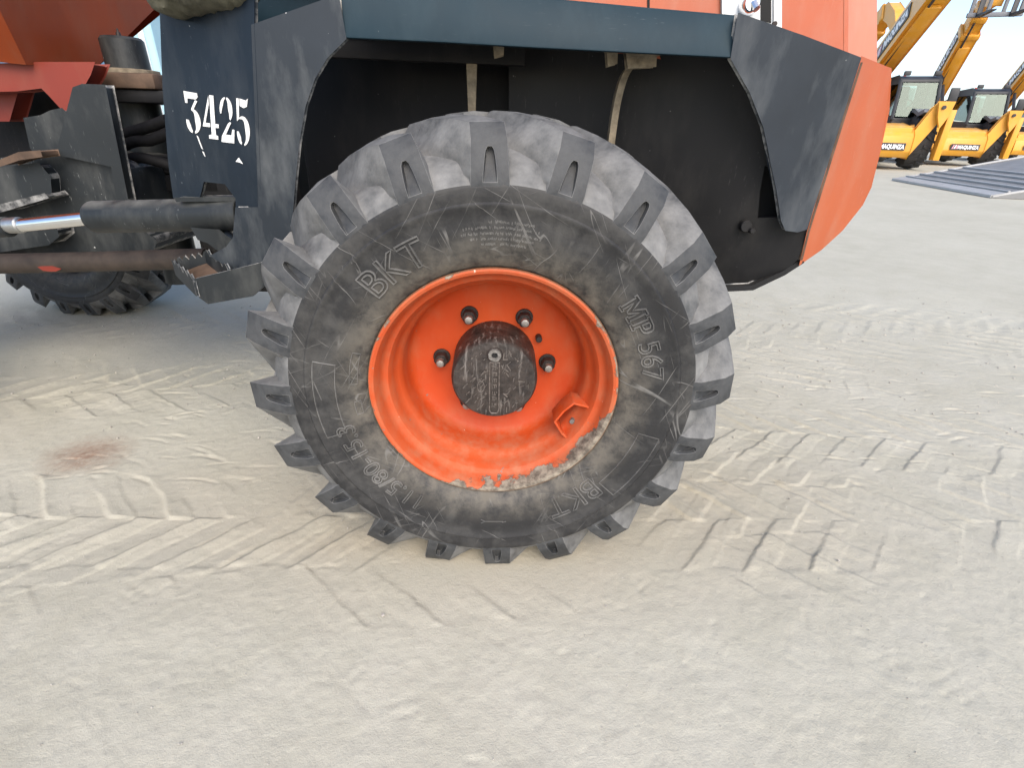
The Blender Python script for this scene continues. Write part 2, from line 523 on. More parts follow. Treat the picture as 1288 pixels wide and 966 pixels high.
def build_ground():
    xs = graded(-900, 900, -1.15, 1.35, -3.0, 3.8, .0044, 1.011, 1.16)
    ys = graded(-60, 900, -.48, .75, -.6, 3.4, .0040, 1.0105, 1.16)
    X, Y = np.meshgrid(xs, ys)
    H = np.zeros_like(X)
    wob = (vnoise(X * 9, Y * 9, 3) - .5) * 1.0 + (vnoise(X * 38, Y * 38, 8) - .5) * .6
    wob2 = vnoise(X * 9, Y * 9, 5) - .5

    def track(y0, ang, hw, per, depth, seed, flip=1, xr=None, cover=.5):
        nonlocal H
        ca, sa = math.cos(ang), math.sin(ang)
        u = X * ca + Y * sa + wob * .012
        v = (-X * sa + Y * ca - y0 + wob2 * .012)
        a = np.abs(v)
        ph = (u * flip + a * .95 + np.where(v > 0, per * .5, 0)) / per
        fr = ph - np.floor(ph)
        saw = sst(0, .035, fr) * (1 - sst(.40, .46, fr)) * (1 - .55 * sst(.05, .40, fr))
        nlip = vnoise(X * 22, Y * 22, seed + 5)
        lip = (np.exp(-((fr - .03) / .020) ** 2) * .5 + np.exp(-((fr - .44) / .022) ** 2) * .3) * sst(.40, .62, nlip)
        saw = saw * (.55 + .7 * vnoise(X * 7.5, Y * 7.5, seed + 3)) + lip
        inb = 1 - sst(hw * .93, hw, a + (vnoise(X * 25, Y * 25, seed + 7) - .5) * .02)
        cov = sst(cover - .1, cover + .14, vnoise(X * 3.1 + seed, Y * 4.2, seed) * .62 + vnoise(X * 11, Y * 11, seed + 1) * .38)
        if xr is not None:
            cov = cov * sst(xr[0], xr[0] + .3, X) * (1 - sst(xr[1] - .3, xr[1], X))
        gone = 1 - .85 * sst(.02, .10, np.abs(v) * 0 + .0)
        H += depth * saw * inb * cov * gone - depth * .35 * inb * cov

    track(.13, 0, .155, .132, .0058, 11, 1, (-2.6, -.10), .30)
    track(.13, 0, .155, .132, .0042, 12, 1, (.22, 1.5), .36)
    track(.30, -.05, .15, .118, .0036, 14, -1, (.30, 1.9), .42)
    track(.02, .10, .16, .125, .0026, 21, -1, None, .52)
    track(.62, -.12, .17, .11, .0034, 31, 1, None, .46)
    track(.95, .20, .17, .12, .0036, 41, -1, None, .44)
    track(1.45, .06, .18, .12, .0038, 51, 1, None, .44)
    track(.42, .33, .15, .10, .0030, 61, 1, None, .50)
    track(2.1, -.28, .2, .13, .0045, 71, -1, None, .44)
    H += (vnoise(X * 2.3, Y * 2.3, 1) - .5) * .005 + (vnoise(X * 13, Y * 13, 2) - .5) * .0013
    H += (vnoise(X * 41, Y * 41, 4) - .5) * .0011 + (vnoise(X * 97, Y * 97, 6) - .5) * .0011
    # short scrapes
    rng = np.random.default_rng(5)
    for i in range(1100):
        far = rng.random() < .6
        cx = rng.uniform(-1.1, 2.4)
        cy = rng.uniform(.25, 1.9) if far else rng.uniform(-.5, .3)
        if -.5 < cx < .45 and cy > -.05:
            continue
        L = rng.uniform(.010, .045) * (1.3 if far else .6)
        a = rng.normal(-.25, .35) if far else rng.uniform(-1.6, 1.6)
        wd = rng.uniform(.0025, .0055) * (1 + .6 * max(0, cy - .6))
        dp = rng.uniform(.0015, .0045) * (.85 if far else .35)
        i0, i1 = np.searchsorted(xs, [cx - L * 1.3, cx + L * 1.3])
        j0, j1 = np.searchsorted(ys, [cy - L * 1.3, cy + L * 1.3])
        if i1 <= i0 or j1 <= j0:
            continue
        x = X[j0:j1, i0:i1] - cx
        y = Y[j0:j1, i0:i1] - cy
        u = x * math.cos(a) + y * math.sin(a)
        v = -x * math.sin(a) + y * math.cos(a) + 3.0 * u * u
        g = np.clip(1 - np.abs(u) / L, 0, 1)
        H[j0:j1, i0:i1] -= dp * np.sqrt(g) * np.exp(-(v / wd) ** 2) - dp * .25 * np.sqrt(g) * np.exp(-((v - 2 * wd) / wd) ** 2)
    # a boot print and the grid of another sole, half rubbed out
    for (gx, gy, ga, nx_, ny_) in ((.74, -.30, .35, 4, 3), (.66, -.24, .35, 3, 2), (-.70, -.10, -.5, 3, 3)):
        for iu in range(nx_):
            for iv in range(ny_):
                for q in (0, 1):
                    cx = gx + iu * .018 * math.cos(ga) - iv * .020 * math.sin(ga)
                    cy = gy + iu * .018 * math.sin(ga) + iv * .020 * math.cos(ga)
                    i0, i1 = np.searchsorted(xs, [cx - .014, cx + .014])
                    j0, j1 = np.searchsorted(ys, [cy - .014, cy + .014])
                    x, y = X[j0:j1, i0:i1] - cx, Y[j0:j1, i0:i1] - cy
                    a = ga + q * math.pi / 2
                    u, v = x * math.cos(a) + y * math.sin(a), -x * math.sin(a) + y * math.cos(a)
                    H[j0:j1, i0:i1] -= rng.uniform(.0004, .0016) * np.clip(1 - np.abs(u) / .011, 0, 1) ** .5 * np.exp(-(v / .003) ** 2)
    # flat under the contact patches and in the distance
    for (wx, wy) in ((0, .125), (-1.86, 1.57)):
        q = np.maximum(np.abs(X - wx) / .17, np.abs(Y - wy) / .19)
        H *= sst(.85, 1.25, q)
    H *= 1 - sst(4.0, 10.0, np.hypot(X, Y))
    nx, ny = len(xs), len(ys)
    V = np.stack([X, Y, H - .0015], -1).reshape(-1, 3).astype(np.float32)
    idx = np.arange(nx * ny).reshape(ny, nx)
    Q = np.stack([idx[:-1, :-1], idx[:-1, 1:], idx[1:, 1:], idx[1:, :-1]], -1).reshape(-1)
    me = bpy.data.meshes.new('ground')
    me.vertices.add(nx * ny)
    me.vertices.foreach_set('co', V.reshape(-1))
    nf = (nx - 1) * (ny - 1)
    me.loops.add(nf * 4)
    me.loops.foreach_set('vertex_index', Q.astype(np.int32))
    me.polygons.add(nf)
    me.polygons.foreach_set('loop_start', np.arange(0, nf * 4, 4, dtype=np.int32))
    me.polygons.foreach_set('use_smooth', np.ones(nf, dtype=bool))
    me.update()
    me.validate()
    print('ground quads', nf)
    o = link('ground', me, 'ground')
    o['kind'] = 'structure'
    return o


build_ground()

# loose grit and pebbles on the concrete
bm = bmesh.new()
rg = random.Random(3)
for i in range(2600):
    if rg.random() < .55:
        p = (rg.uniform(-1.2, 1.4), rg.uniform(-.5, .55))
        r = rg.uniform(.0005, .0016)
        if rg.random() < .45:
            p = (rg.choice((-1, 1)) * rg.uniform(.25, 1.2), rg.gauss(.14, .14))
    else:
        p = (rg.uniform(-2.2, 2.6), rg.uniform(.4, 2.2))
        r = rg.uniform(.0015, .0045)
    if i < 10:
        r = rg.uniform(.002, .004)
    m = Matrix.Translation((p[0], p[1], r * .3)) @ Matrix.Rotation(rg.uniform(0, 6), 4, 'Z') @ Matrix.Diagonal((r, r * rg.uniform(.6, 1), r * rg.uniform(.4, .8), 1))
    bmesh.ops.create_icosphere(bm, subdivisions=1, radius=1, matrix=m)
MT['pebble'] = simple('pebble', (.42, .39, .35), .9, .45, 120, .3)
o = link('loose_grit', finish(bm, 'loose_grit', 40), 'pebble')
o['kind'] = 'stuff'
o['label'] = 'loose grit and small pebbles on the dusty concrete'
o['category'] = 'grit'

# ------------------------------------------------------------------ the dumper
CL = .80                                   # centre line of the machine (y)
dumper = bpy.data.objects.new('site_dumper', None)
C.objects.link(dumper)
dumper.location = (0, CL, 0)
dumper.empty_display_size = .2
dumper['label'] = 'orange and dark blue articulated dumper with worn orange wheel, stencilled 3425'
dumper['category'] = 'dumper'
OFF = -Vector(dumper.location)


def part(name, bm, mats, parent=None, smooth=40, bevel=0.0, seg=1, bmat=-1):
    """mesh in world metres, made a child of the dumper (or of one of its parts that sits at the same origin)"""
    me = finish(bm, name, smooth, bevel, seg, bmat)
    return link(name, me, mats, parent or dumper, OFF if (parent is None) else None)


def P(lst, y=None):
    return [onY(a[0], a[1], a[2] if len(a) > 2 else y) for a in lst]


def plate(name, lst, y, thick, mat, parent=None, bevel=.002, holes=(), seg=2):
    bm = bmesh.new()
    prism(bm, P(lst, y), (0, thick, 0), [P(h, y) for h in holes])
    if mat in ('fender_rear', 'fender', 'scuffed', 'frame', 'step', 'liner'):
        return part(name, bm, [mat, 'edge'], parent, 35, bevel, seg, 1)
    return part(name, bm, mat, parent, 35, bevel, seg)


# ---- tyre
WZ = .395
TM = .125          # tyre mid plane behind the outer rim flange plane
CARC = [(.010, .208), (.002, .2135), (-.006, .219), (-.0135, .230), (-.0195, .246), (-.0235, .264), (-.0255, .284), (-.0262, .302),
        (-.0285, .3050), (-.0285, .3085), (-.0262, .3110), (-.0275, .320), (-.0283, .330), (-.0272, .3345), (-.0230, .3390), (-.0150, .3490), (-.003, .3610), (.018, .3735), (.045, .3820), (.085, .3880), (TM, .3900)]
CARC = CARC + [(2 * TM - y, r) for y, r in reversed(CARC[:-1])]
_ry = sorted([(r, y) for y, r in CARC[1:12]])


def side_y(r):
    for (r0, y0), (r1, y1) in zip(_ry, _ry[1:]):
        if r0 <= r <= r1:
            return y0 + (y1 - y0) * (r - r0) / max(1e-9, r1 - r0)
    return _ry[-1][1] if r > _ry[-1][0] else _ry[0][1]


FLOOR = -WZ + .001


def squash(v, amt=True):
    if v.z < FLOOR:
        v.z = FLOOR + (v.z - FLOOR) * .02
    return v


def build_lug(side, th0, clamp):
    """one cleat: shoulder end face with a tapered slot, then a bar running obliquely to the middle of the tread"""
    bm = bmesh.new()

    def pt(y, r, t):        # t = tangential metres, counter-clockwise seen from outside
        a = math.pi / 2 + t / r
        yy = y if side > 0 else 2 * TM - y
        return Vector((r * math.cos(a), yy, r * math.sin(a)))

    # stations: outer (y, r), inner (y, r), centre shift, outer half width, inner half width
    st = [((-.0270, .318), (-.006, .312), .000, .0275, .0280),
          ((-.0285, .345), (.004, .335), .000, .0265, .0285),
          ((-.0110, .392), (.012, .356), .001, .0250, .0285),
          ((.0030, .4125), (.022, .370), .004, .0240, .0280),
          ((.040, .4195), (.050, .380), .034, .0215, .0260),
          ((.085, .4255), (.090, .385), .074, .0200, .0245),
          ((.128, .4280), (.130, .388), .112, .0185, .0230),
          ((.146, .4270), (.142, .388), .122, .0140, .0215)]
    rows = []
    for ((oy, orr), (iy, ir), sh, wo, wi), ex in zip(st, (.003, .010, .030, .048, .056, .052, .040, .025)):
        rows.append([pt(iy, ir, sh - wi), pt(oy, orr, sh - wo), pt(oy, orr, sh + wo), pt(iy, ir, sh + wi + ex)])
    V = [[bm.verts.new(p) for p in r] for r in rows]
    for i in range(len(V) - 1):
        a, b = V[i], V[i + 1]
        for k in (0, 2, 3):
            f = bm.faces.new((a[k], a[(k + 1) % 4], b[(k + 1) % 4], b[k]))
            f.material_index = 1 if k != 3 else 0
        if i >= 2:
            f = bm.faces.new((a[1], a[2], b[2], b[1]))
            f.material_index = 1 if i >= 3 else 0
    bm.faces.new(V[0])
    bm.faces.new(list(reversed(V[-1])))
    # end face (stations 0..2) with the slot; built as a ring of quads round the slot

    def facept(s, t):       # s 0..1 from foot to top along the end face, t tangential
        if s < .37:
            k = s / .37
            y, r = -.0270 - .0015 * k, .318 + .027 * k
        else:
            k = (s - .37) / .63
            y, r = -.0285 + .0175 * k, .345 + .047 * k
        return y, r, t
    N = 7
    slot = []
    for s, hw in ((.26, .0100), (.42, .0094), (.56, .0083), (.70, .0070), (.80, .0056), (.86, .0028)):
        slot.append((s, hw))
    left = [(s, -hw) for s, hw in slot]
    right = [(s, hw) for s, hw in reversed(slot)]
    loop = left + right

    def wout(s):
        return .0275 - .001 * s / .37 if s < .37 else .0265 - .0015 * (s - .37) / .63
    inner = []
    deep = []
    for s, t in loop:
        y, r, tt = facept(s, t)
        inner.append(bm.verts.new(pt(y, r, tt)))
        d = .0010 + .0110 * min(1, max(0, (s - .28) / .34))
        deep.append(bm.verts.new(pt(y + d, r - .15 * d, tt * .82)))
    outer_l = []
    for s, hw in slot:
        if abs(s - .26) < 1e-6:
            outer_l.append(V[0][1])
        elif abs(s - .86) < 1e-6:
            outer_l.append(V[2][1])
        elif abs(s - .42) < 1e-6:
            outer_l.append(V[1][1])
        else:
            outer_l.append(None)
    outer_r = []
    for s, hw in reversed(slot):
        if abs(s - .26) < 1e-6:
            outer_r.append(V[0][2])
        elif abs(s - .86) < 1e-6:
            outer_r.append(V[2][2])
        elif abs(s - .42) < 1e-6:
            outer_r.append(V[1][2])
        else:
            outer_r.append(None)
    outs = outer_l + outer_r
    n = len(loop)
    cur = outs[0]
    for i in range(n):
        j = (i + 1) % n
        nxt = outs[j] if outs[j] is not None else cur
        f = [cur, nxt, inner[j], inner[i]] if nxt is not cur else [cur, inner[j], inner[i]]
        bm.faces.new(f)
        cur = nxt
        bm.faces.new((inner[i], inner[j], deep[j], deep[i]))
    bm.faces.new(deep)
    bmesh.ops.recalc_face_normals(bm, faces=bm.faces)
    ed = [e for e in bm.edges if len(e.link_faces) == 2 and e.calc_face_angle(0) > R(30)]
    bmesh.ops.bevel(bm, geom=ed, offset=.0026, segments=3, affect='EDGES', profile=.5, clamp_overlap=True, material=2)
    if th0 is not None:
        rot = Matrix.Rotation(-th0, 4, 'Y')
        bm.transform(rot)
        if clamp:
            for v in bm.verts:
                squash(v.co)
    me = bpy.data.meshes.new('tread_lug')
    bm.to_mesh(me)
    bm.free()
    me.shade_smooth()
    me.set_sharp_from_angle(angle=R(32))
    return me


def glyphs(txt, size=1.0, bold=0.0):
    cu = bpy.data.curves.new('t', 'FONT')
    cu.body = txt
    cu.size = size
    cu.offset = bold
    cu.resolution_u = 3
    cu.fill_mode = 'NONE'
    cu.bevel_depth = 0
    ob = bpy.data.objects.new('t', cu)
    C.objects.link(ob)
    me = bpy.data.meshes.new_from_object(ob)
    bpy.data.objects.remove(ob)
    vs = [v.co.copy() for v in me.vertices]
    es = [tuple(e.vertices) for e in me.edges]
    bpy.data.meshes.remove(me)
    # edges -> closed loops
    nb = {}
    for a, b in es:
        nb.setdefault(a, []).append(b)
        nb.setdefault(b, []).append(a)
    seen, loops = set(), []
    for s in nb:
        if s in seen:
            continue
        lp, cur, prev = [s], s, None
        seen.add(s)
        while True:
            nx = [q for q in nb[cur] if q != prev and q not in seen]
            if not nx:
                break
            prev, cur = cur, nx[0]
            seen.add(cur)
            lp.append(cur)
        loops.append([vs[i] for i in lp])
    return loops


def emboss(name, loops, th_mid, r_base, scale, height, parent, wid=None, fill=True, mat='emboss', line=.0010):
    """raised outline lettering on the sidewall; letters read clockwise with their tops outward"""
    xs = [p.x for lp in loops for p in lp]
    w = max(xs) + min(xs)
    bm = bmesh.new()

    def place(p, h):
        r = r_base + p.y * scale
        th = th_mid - (p.x - w / 2) * scale / (r_base + .5 * scale)
        return Vector((r * math.cos(th), side_y(r) - h, r * math.sin(th)))
    for lp in loops:
        # subdivide long edges so the tube follows the curved wall
        q = []
        for a, b in zip(lp, lp[1:] + lp[:1]):
            k = max(1, int((b - a).length * scale / .008))
            for i in range(k):
                q.append(a.lerp(b, i / k))
        pts = [place(p, height) for p in q]
        n = len(pts)
        rings = []
        for i in range(n):
            t = (pts[(i + 1) % n] - pts[i - 1]).normalized()
            nrm = Vector((0, -1, 0))
            u = t.cross(nrm).normalized()
            rings.append([bm.verts.new(pts[i] + u * line + nrm * -.001), bm.verts.new(pts[i] + u * line * .55 + nrm * line), bm.verts.new(pts[i] - u * line * .55 + nrm * line), bm.verts.new(pts[i] - u * line + nrm * -.001)])
        for i in range(n):
            a, b = rings[i], rings[(i + 1) % n]
            for k in range(3):
                bm.faces.new((a[k], a[k + 1], b[k + 1], b[k]))
    me = finish(bm, name, 50)
    return link(name, me, mat, parent)


def slab(letter):
    """slab-serif outlines for the raised model letters"""
    if letter == 'M':
        pts = [(0, 0), (.32, 0), (.32, .12), (.24, .12), (.24, .68), (.45, .2), (.58, .2), (.79, .68), (.79, .12), (.71, .12), (.71, 0), (1.06, 0), (1.06, .12), (.98, .12), (.98, .88), (1.06, .88), (1.06, 1), (.78, 1), (.53, .45), (.28, 1), (0, 1), (0, .88), (.08, .88), (.08, .12), (0, .12)]
        return [[Vector((x, y, 0)) for x, y in pts]], 1.06
    if letter == 'P':
        pts = [(0, 0), (.36, 0), (.36, .12), (.27, .12), (.27, .40), (.48, .40), (.66, .46), (.74, .60), (.74, .80), (.66, .94), (.48, 1), (0, 1), (0, .88), (.09, .88), (.09, .12), (0, .12)]
        hol = [(.27, .53), (.44, .53), (.53, .60), (.53, .80), (.44, .87), (.27, .87)]
        return [[Vector((x, y, 0)) for x, y in pts], [Vector((x, y, 0)) for x, y in hol]], .74
    return [], 0


def shift(lps, dx):
    return [[Vector((p.x + dx, p.y, 0)) for p in lp] for lp in lps]


def digits_loops(t, h=1.0, bold=.012):
    lp = glyphs(t, 1.0, bold)
    ys = [p.y for q in lp for p in q]
    k = h / max(ys)
    return [[Vector((p.x * k, p.y * k, 0)) for p in q] for q in lp]


def make_tyre(loc, rotz, detail):
    bm = bmesh.new()
    lathe(bm, CARC, 180, closed=False)
    for f in bm.faces:
        if f.calc_center_median().xz.length > .3365:
            f.material_index = 1
    for v in bm.verts:
        squash(v.co)
    me = finish(bm, 'tyre', 40)
    t = link('tyre', me, ['sidewall', 'lug_flank'], dumper, Vector(loc) + OFF)
    t.rotation_euler.z = rotz
    return t


SPIN = R(1.5)
lug_mesh = {s: build_lug(s, None, False) for s in (1, -1)}
for s in (1, -1):
    for mname in ('lug_end', 'lug_flank', 'lug_edge'):
        lug_mesh[s].materials.append(MT[mname])
low_mesh = {}


def add_lugs(t, mirrored=False):
    for s in (1, -1):
        for k in range(20):
            a = k * 2 * math.pi / 20 + SPIN + (0 if s > 0 else math.pi / 20)
            dz = math.cos(a)
            if dz < -.82:
                if (s, k) not in low_mesh:
                    m_ = build_lug(s, a, True)
                    m_.materials.append(MT['lug_end'])
                    m_.materials.append(MT['lug_flank'])
                    m_.materials.append(MT['lug_edge'])
                    low_mesh[(s, k)] = m_
                o = bpy.data.objects.new('tread_lug', low_mesh[(s, k)])
            else:
                o = bpy.data.objects.new('tread_lug', lug_mesh[s])
                o.rotation_euler.y = -a
            C.objects.link(o)
            o.parent = t


ART = R(-6)                                  # steering angle of the front half
PIV = Vector((-.95, CL, 0))


def art(v):
    return PIV + Matrix.Rotation(ART, 3, 'Z') @ (Vector(v) - PIV)


wheels = [((0, 0, WZ), 0.0, True), ((0, 2 * CL, WZ), math.pi, False)]
fa = art((-1.90, 0, WZ))
fb = art((-1.90, 2 * CL, WZ))
wheels += [(fa, ART, False), (fb, math.pi + ART, False)]


def lathe_part(name, prof, mat, parent, n=96, smooth=35, closed=True, loc=None):
    bm = bmesh.new()
    lathe(bm, prof, n, closed)
    return link(name, finish(bm, name, smooth), mat, parent, loc)


RIMP = [(.012, .2035), (.004, .2100), (-.001, .2135), (-.0045, .2125), (-.0052, .2085), (-.003, .2040), (.004, .2005), (.014, .1975), (.022, .1955), (.027, .1915),
        (.030, .1860), (.036, .1825), (.046, .1800), (.056, .1775), (.062, .1735), (.068, .1690), (.078, .1670), (.104, .1650), (.116, .1630), (.124, .1580), (.1285, .1500), (.131, .1400), (.136, .1250), (.136, .060),
        (.146, .060), (.146, .150), (.132, .176), (.062, .184), (.044, .196)]
NUT = [(.136 - .004, .017), (.136 - .006, .020), (.136, .020)]


def make_wheel(loc, rotz, full):
    t = make_tyre(loc, rotz, full)
    add_lugs(t)
    L = Vector(loc) + OFF
    rim = lathe_part('rim', RIMP, 'rim', dumper, 128, 30, True, L)
    rim.rotation_euler.z = rotz
    for k in range(6):
        a = k * math.pi / 3 + R(-2)
        bm = bmesh.new()
        m6 = [(0.102 * math.cos(a), 0.102 * math.sin(a))]
        cx, cz = .1025 * math.cos(a), .1025 * math.sin(a)
        for (y0, y1, r, n) in ((.1365, .131, .0165, 24), (.131, .112, .0135, 6)):
            ring = []
            for yy in (y0, y1):
                ring.append([bm.verts.new((cx + r * math.cos(q * 2 * math.pi / n), yy, cz + r * math.sin(q * 2 * math.pi / n))) for q in range(n)])
            for q in range(n):
                bm.faces.new((ring[0][q], ring[0][(q + 1) % n], ring[1][(q + 1) % n], ring[1][q]))
            bm.faces.new(ring[1])
            bm.faces.new(list(reversed(ring[0])))
        for f in bm.faces:
            f.material_index = 0
        nf = len(bm.faces)
        tube(bm, [(cx, .113, cz), (cx, .100, cz), (cx, .0985, cz)], [.0078, .0078, .006], 14)
        bm.faces.ensure_lookup_table()
        for f in bm.faces[nf:]:
            f.material_index = 1
        link('wheel_nut', finish(bm, 'wheel_nut', 30, .0012), ['nut', 'stud'], rim)
    hub = lathe_part('hub_cap', [(.140, .0785), (.128, .0785), (.118, .0783), (.052, .0775), (.045, .0765), (.0405, .073), (.0395, .066), (.0395, .0004)], 'hub', dumper, 96, 30, False, L)
    hub.rotation_euler.z = rotz
    return t, rim, hub


tyre, rim, hub = make_wheel(*wheels[0])
for wv in wheels[1:]:
    make_wheel(*wv)

# lettering on the near tyre: angles measured counter-clockwise from +X, letters read clockwise
m_l, mw = slab('M')
p_l, pw = slab('P')
lps = m_l + shift(p_l, mw + .12) + shift(digits_loops('567', 1.0, .02), mw + pw + .55)
emboss('tyre_model_lettering', lps, R(24), .249, .033, .0010, tyre, line=.0014)
emboss('tyre_size_lettering', digits_loops('11.5/80-15.3', 1.0, .015), R(216), .248, .030, .0010, tyre, line=.0013)
emboss('tyre_brand_lettering', digits_loops('BKT', 1.0, .03), R(125), .243, .042, .0012, tyre, line=.0016)
emboss('tyre_brand_lettering', digits_loops('BKT', 1.0, .03), R(305), .243, .040, .0009, tyre, line=.0011)
lr = random.Random(4)
# worn small print over the rim: too small to read, rows of tiny raised ticks
bm = bmesh.new()
for row, (r0, a0, a1) in enumerate(((.284, 78, 92), (.276, 77, 100), (.268, 76, 101), (.260, 78, 98), (.252, 80, 95))):
    a = a0
    while a < a1:
        h = lr.uniform(.0022, .0040)
        if lr.random() > .2:
            for q in range(2):
                rr = r0 + lr.uniform(-.001, .001)
                th = R(a + q * .22)
                c_ = Vector((rr * math.cos(th), side_y(rr) - .0002, rr * math.sin(th)))
                box(bm, c_, (.0006, .0012, h), (0, math.pi / 2 - th + lr.uniform(-.2, .2), 0))
        a += lr.uniform(.35, .6)
link('worn_small_print', finish(bm, 'worn_small_print', 40), 'emboss', tyre)['kind'] = 'stuff'
bm = bmesh.new()
for x0_, x1_, rr in ((-.016, .020, .268), (-.022, -.014, .272), (-.022, -.014, .264), (.018, .026, .270)):
    tube(bm, [Vector((x0_, side_y(rr) - .0006, -rr)), Vector((x1_, side_y(.268) - .0006, -.268))], .0009, 6)
link('arrow_mark', finish(bm, 'arrow_mark', 40), 'emboss', tyre)
# raised crescent panels moulded in the wall
for nm, a0, a1, r0, r1 in (('moulded_panel', 168, 196, .262, .297), ('moulded_panel', 162, 176, .228, .240), ('moulded_panel', 184, 190, .226, .236), ('moulded_panel', 318, 345, .262, .300)):
    out = [Vector((math.cos(R(a)) * r, math.sin(R(a)) * r, 0)) for a, r in [(a0 + (a1 - a0) * i / 12, r1) for i in range(13)] + [(a1 - (a1 - a0) * i / 12, r0) for i in range(13)]]
    bm = bmesh.new()
    ins = [Vector((p.x, side_y(p.xy.length) - .0006, p.y)) for p in out]
    n = len(ins)
    rings = []
    for i in range(n):
        t = (ins[(i + 1) % n] - ins[i - 1]).normalized()
        u = t.cross(Vector((0, -1, 0))).normalized()
        rings.append([bm.verts.new(ins[i] + u * .0011 + Vector((0, .001, 0))), bm.verts.new(ins[i] + u * .0005 + Vector((0, -.0011, 0))), bm.verts.new(ins[i] - u * .0005 + Vector((0, -.0011, 0))), bm.verts.new(ins[i] - u * .0011 + Vector((0, .001, 0)))])
    for i in range(n):
        a, b = rings[i], rings[(i + 1) % n]
        for k in range(3):
            bm.faces.new((a[k], a[k + 1], b[k + 1], b[k]))
    link(nm, finish(bm, nm, 50), 'emboss', tyre)

MT['hubmark'] = simple('hub_mark', (.10, .085, .075), .55, .6, 160, .4)
# hub face details (wheel-local coordinates)
bm = bmesh.new()
for lp in ([(-.0085, .036), (.0085, .036), (.0085, -.060), (.005, -.066), (-.005, -.066), (-.0085, -.060)],):
    pts = [Vector((x, .0384, z)) for x, z in lp]
    for a, b in zip(pts, pts[1:] + pts[:1]):
        tube(bm, [a, b], .0013, 6)
link('raised_strip', finish(bm, 'raised_strip', 40), 'hubmark', hub)
bm = bmesh.new()
for i, z in enumerate((.024, .012, .000, -.012, -.024, -.036, -.048)):
    for q in range(3):
        box(bm, (-.003 + .0035 * q + lr.uniform(-.001, .001), .0386, z + lr.uniform(-.001, .001)), (.0014, .0024, lr.uniform(.003, .007)))
    box(bm, (lr.uniform(-.002, .002), .0386, z + .004 * lr.choice((-1, 1))), (.007, .0016, .0013))
link('cast_marks', finish(bm, 'cast_marks', 40), 'hubmark', hub)['kind'] = 'stuff'
bm = bmesh.new()
for i in range(95):
    a = lr.uniform(0, 6.28)
    r = lr.uniform(.02, .064)
    x, z = r * math.cos(a), r * math.sin(a)
    if abs(x) < .013:
        continue
    box(bm, (x, .0390, z), (lr.uniform(.0008, .002), .0020, lr.uniform(.003, .013)), (0, lr.uniform(.2, 1.1) if x < 0 else lr.uniform(-1.5, 1.5), 0))
tube(bm, [Vector((-.024 + .006 * math.cos(q * math.pi / 8), .0390, -.012 + .011 * math.sin(q * math.pi / 8))) for q in range(17)], .0010, 6)
link('cast_marks', finish(bm, 'cast_marks', 40), 'hubmark', hub)['kind'] = 'stuff'
bm = bmesh.new()
lathe(bm, [(.0392, .0140), (.0365, .0132), (.0358, .0118)], 28)
MT['pale_metal'] = simple('pale_plug', (.17, .16, .148), .5, .4, 260, .4, .3)
plug = link('drain_plug', finish(bm, 'drain_plug', 40), 'hub', hub, (0, 0, .050))
bm = bmesh.new()
lathe(bm, [(.0385, .0120), (.0352, .0112), (.0348, .0085), (.0350, .0058), (.0378, .0050)], 22)
for _v in bm.verts:
    _v.co += Vector((lr.uniform(-.0006, .0006), lr.uniform(-.0005, .0005), lr.uniform(-.0006, .0006)))
link('plug_socket', finish(bm, 'plug_socket', 30), 'pale_metal', hub, (0, 0, .050))
bm = bmesh.new()
lathe(bm, [(.0380, .0052), (.0382, .0002)], 16)
link('plug_hole', finish(bm, 'plug_hole', 30), 'hole', hub, (0, 0, .050))

bm = bmesh.new()
tube(bm, [(.083, .137, .048), (.083, .118, .048)], .0062, 12)
link('locating_stud', finish(bm, 'locating_stud', 40, .001), 'nut', rim)
# valve guard and valve stem on the near rim
bm = bmesh.new()
gp = [onY(*p, .040) for p in ((752, 517), (738, 512), (722, 508), (709, 518), (698, 531), (707, 546), (718, 556))]
ctr = sum(gp, Vector()) / len(gp)
for a, b in zip(gp, gp[1:]):
    dirv = (b - a).normalized()
    nrm = dirv.cross(Vector((0, 1, 0))).normalized() * .0045
    vs = []
    for p in (a - dirv * .001, b + dirv * .001):
        for sgn in (1, -1):
            for yy in (0, .045):
                vs.append(bm.verts.new(p + nrm * sgn * .45 + Vector((0, yy, 0)) - Vector((0, 0, WZ))))
    bmesh.ops.convex_hull(bm, input=vs)
link('valve_guard', finish(bm, 'valve_guard', 30, .001, 2), 'rim', rim)
bm = bmesh.new()
a = onY(724, 521, .085) - Vector((0, 0, WZ))
b = onY(719, 531, .050) - Vector((0, 0, WZ))
tube(bm, [a, a.lerp(b, .55)], .008, 14)
link('valve_stem', finish(bm, 'valve_stem', 40, .001), 'nut', rim)
bm = bmesh.new()
tube(bm, [a.lerp(b, .5), b], .0048, 12)
link('valve_cap', finish(bm, 'valve_cap', 40, .001), 'pale_metal', rim)

# ---- mudguard: front skirt in two facets, side band, rear skirt
FY = .14
fold_y = FY
_A, _B, _D = onY(203, 22, .215), onY(318, 33, FY + .001), onY(326, 220, FY + .001)
SKN = (_B - _A).cross(_D - _A).normalized()
if SKN.y > 0:
    SKN = -SKN


def on_skirt(px, py, lift=0.0):
    d = ray(px, py)
    return CAM + d * ((_A - CAM).dot(SKN) / d.dot(SKN)) + SKN * lift


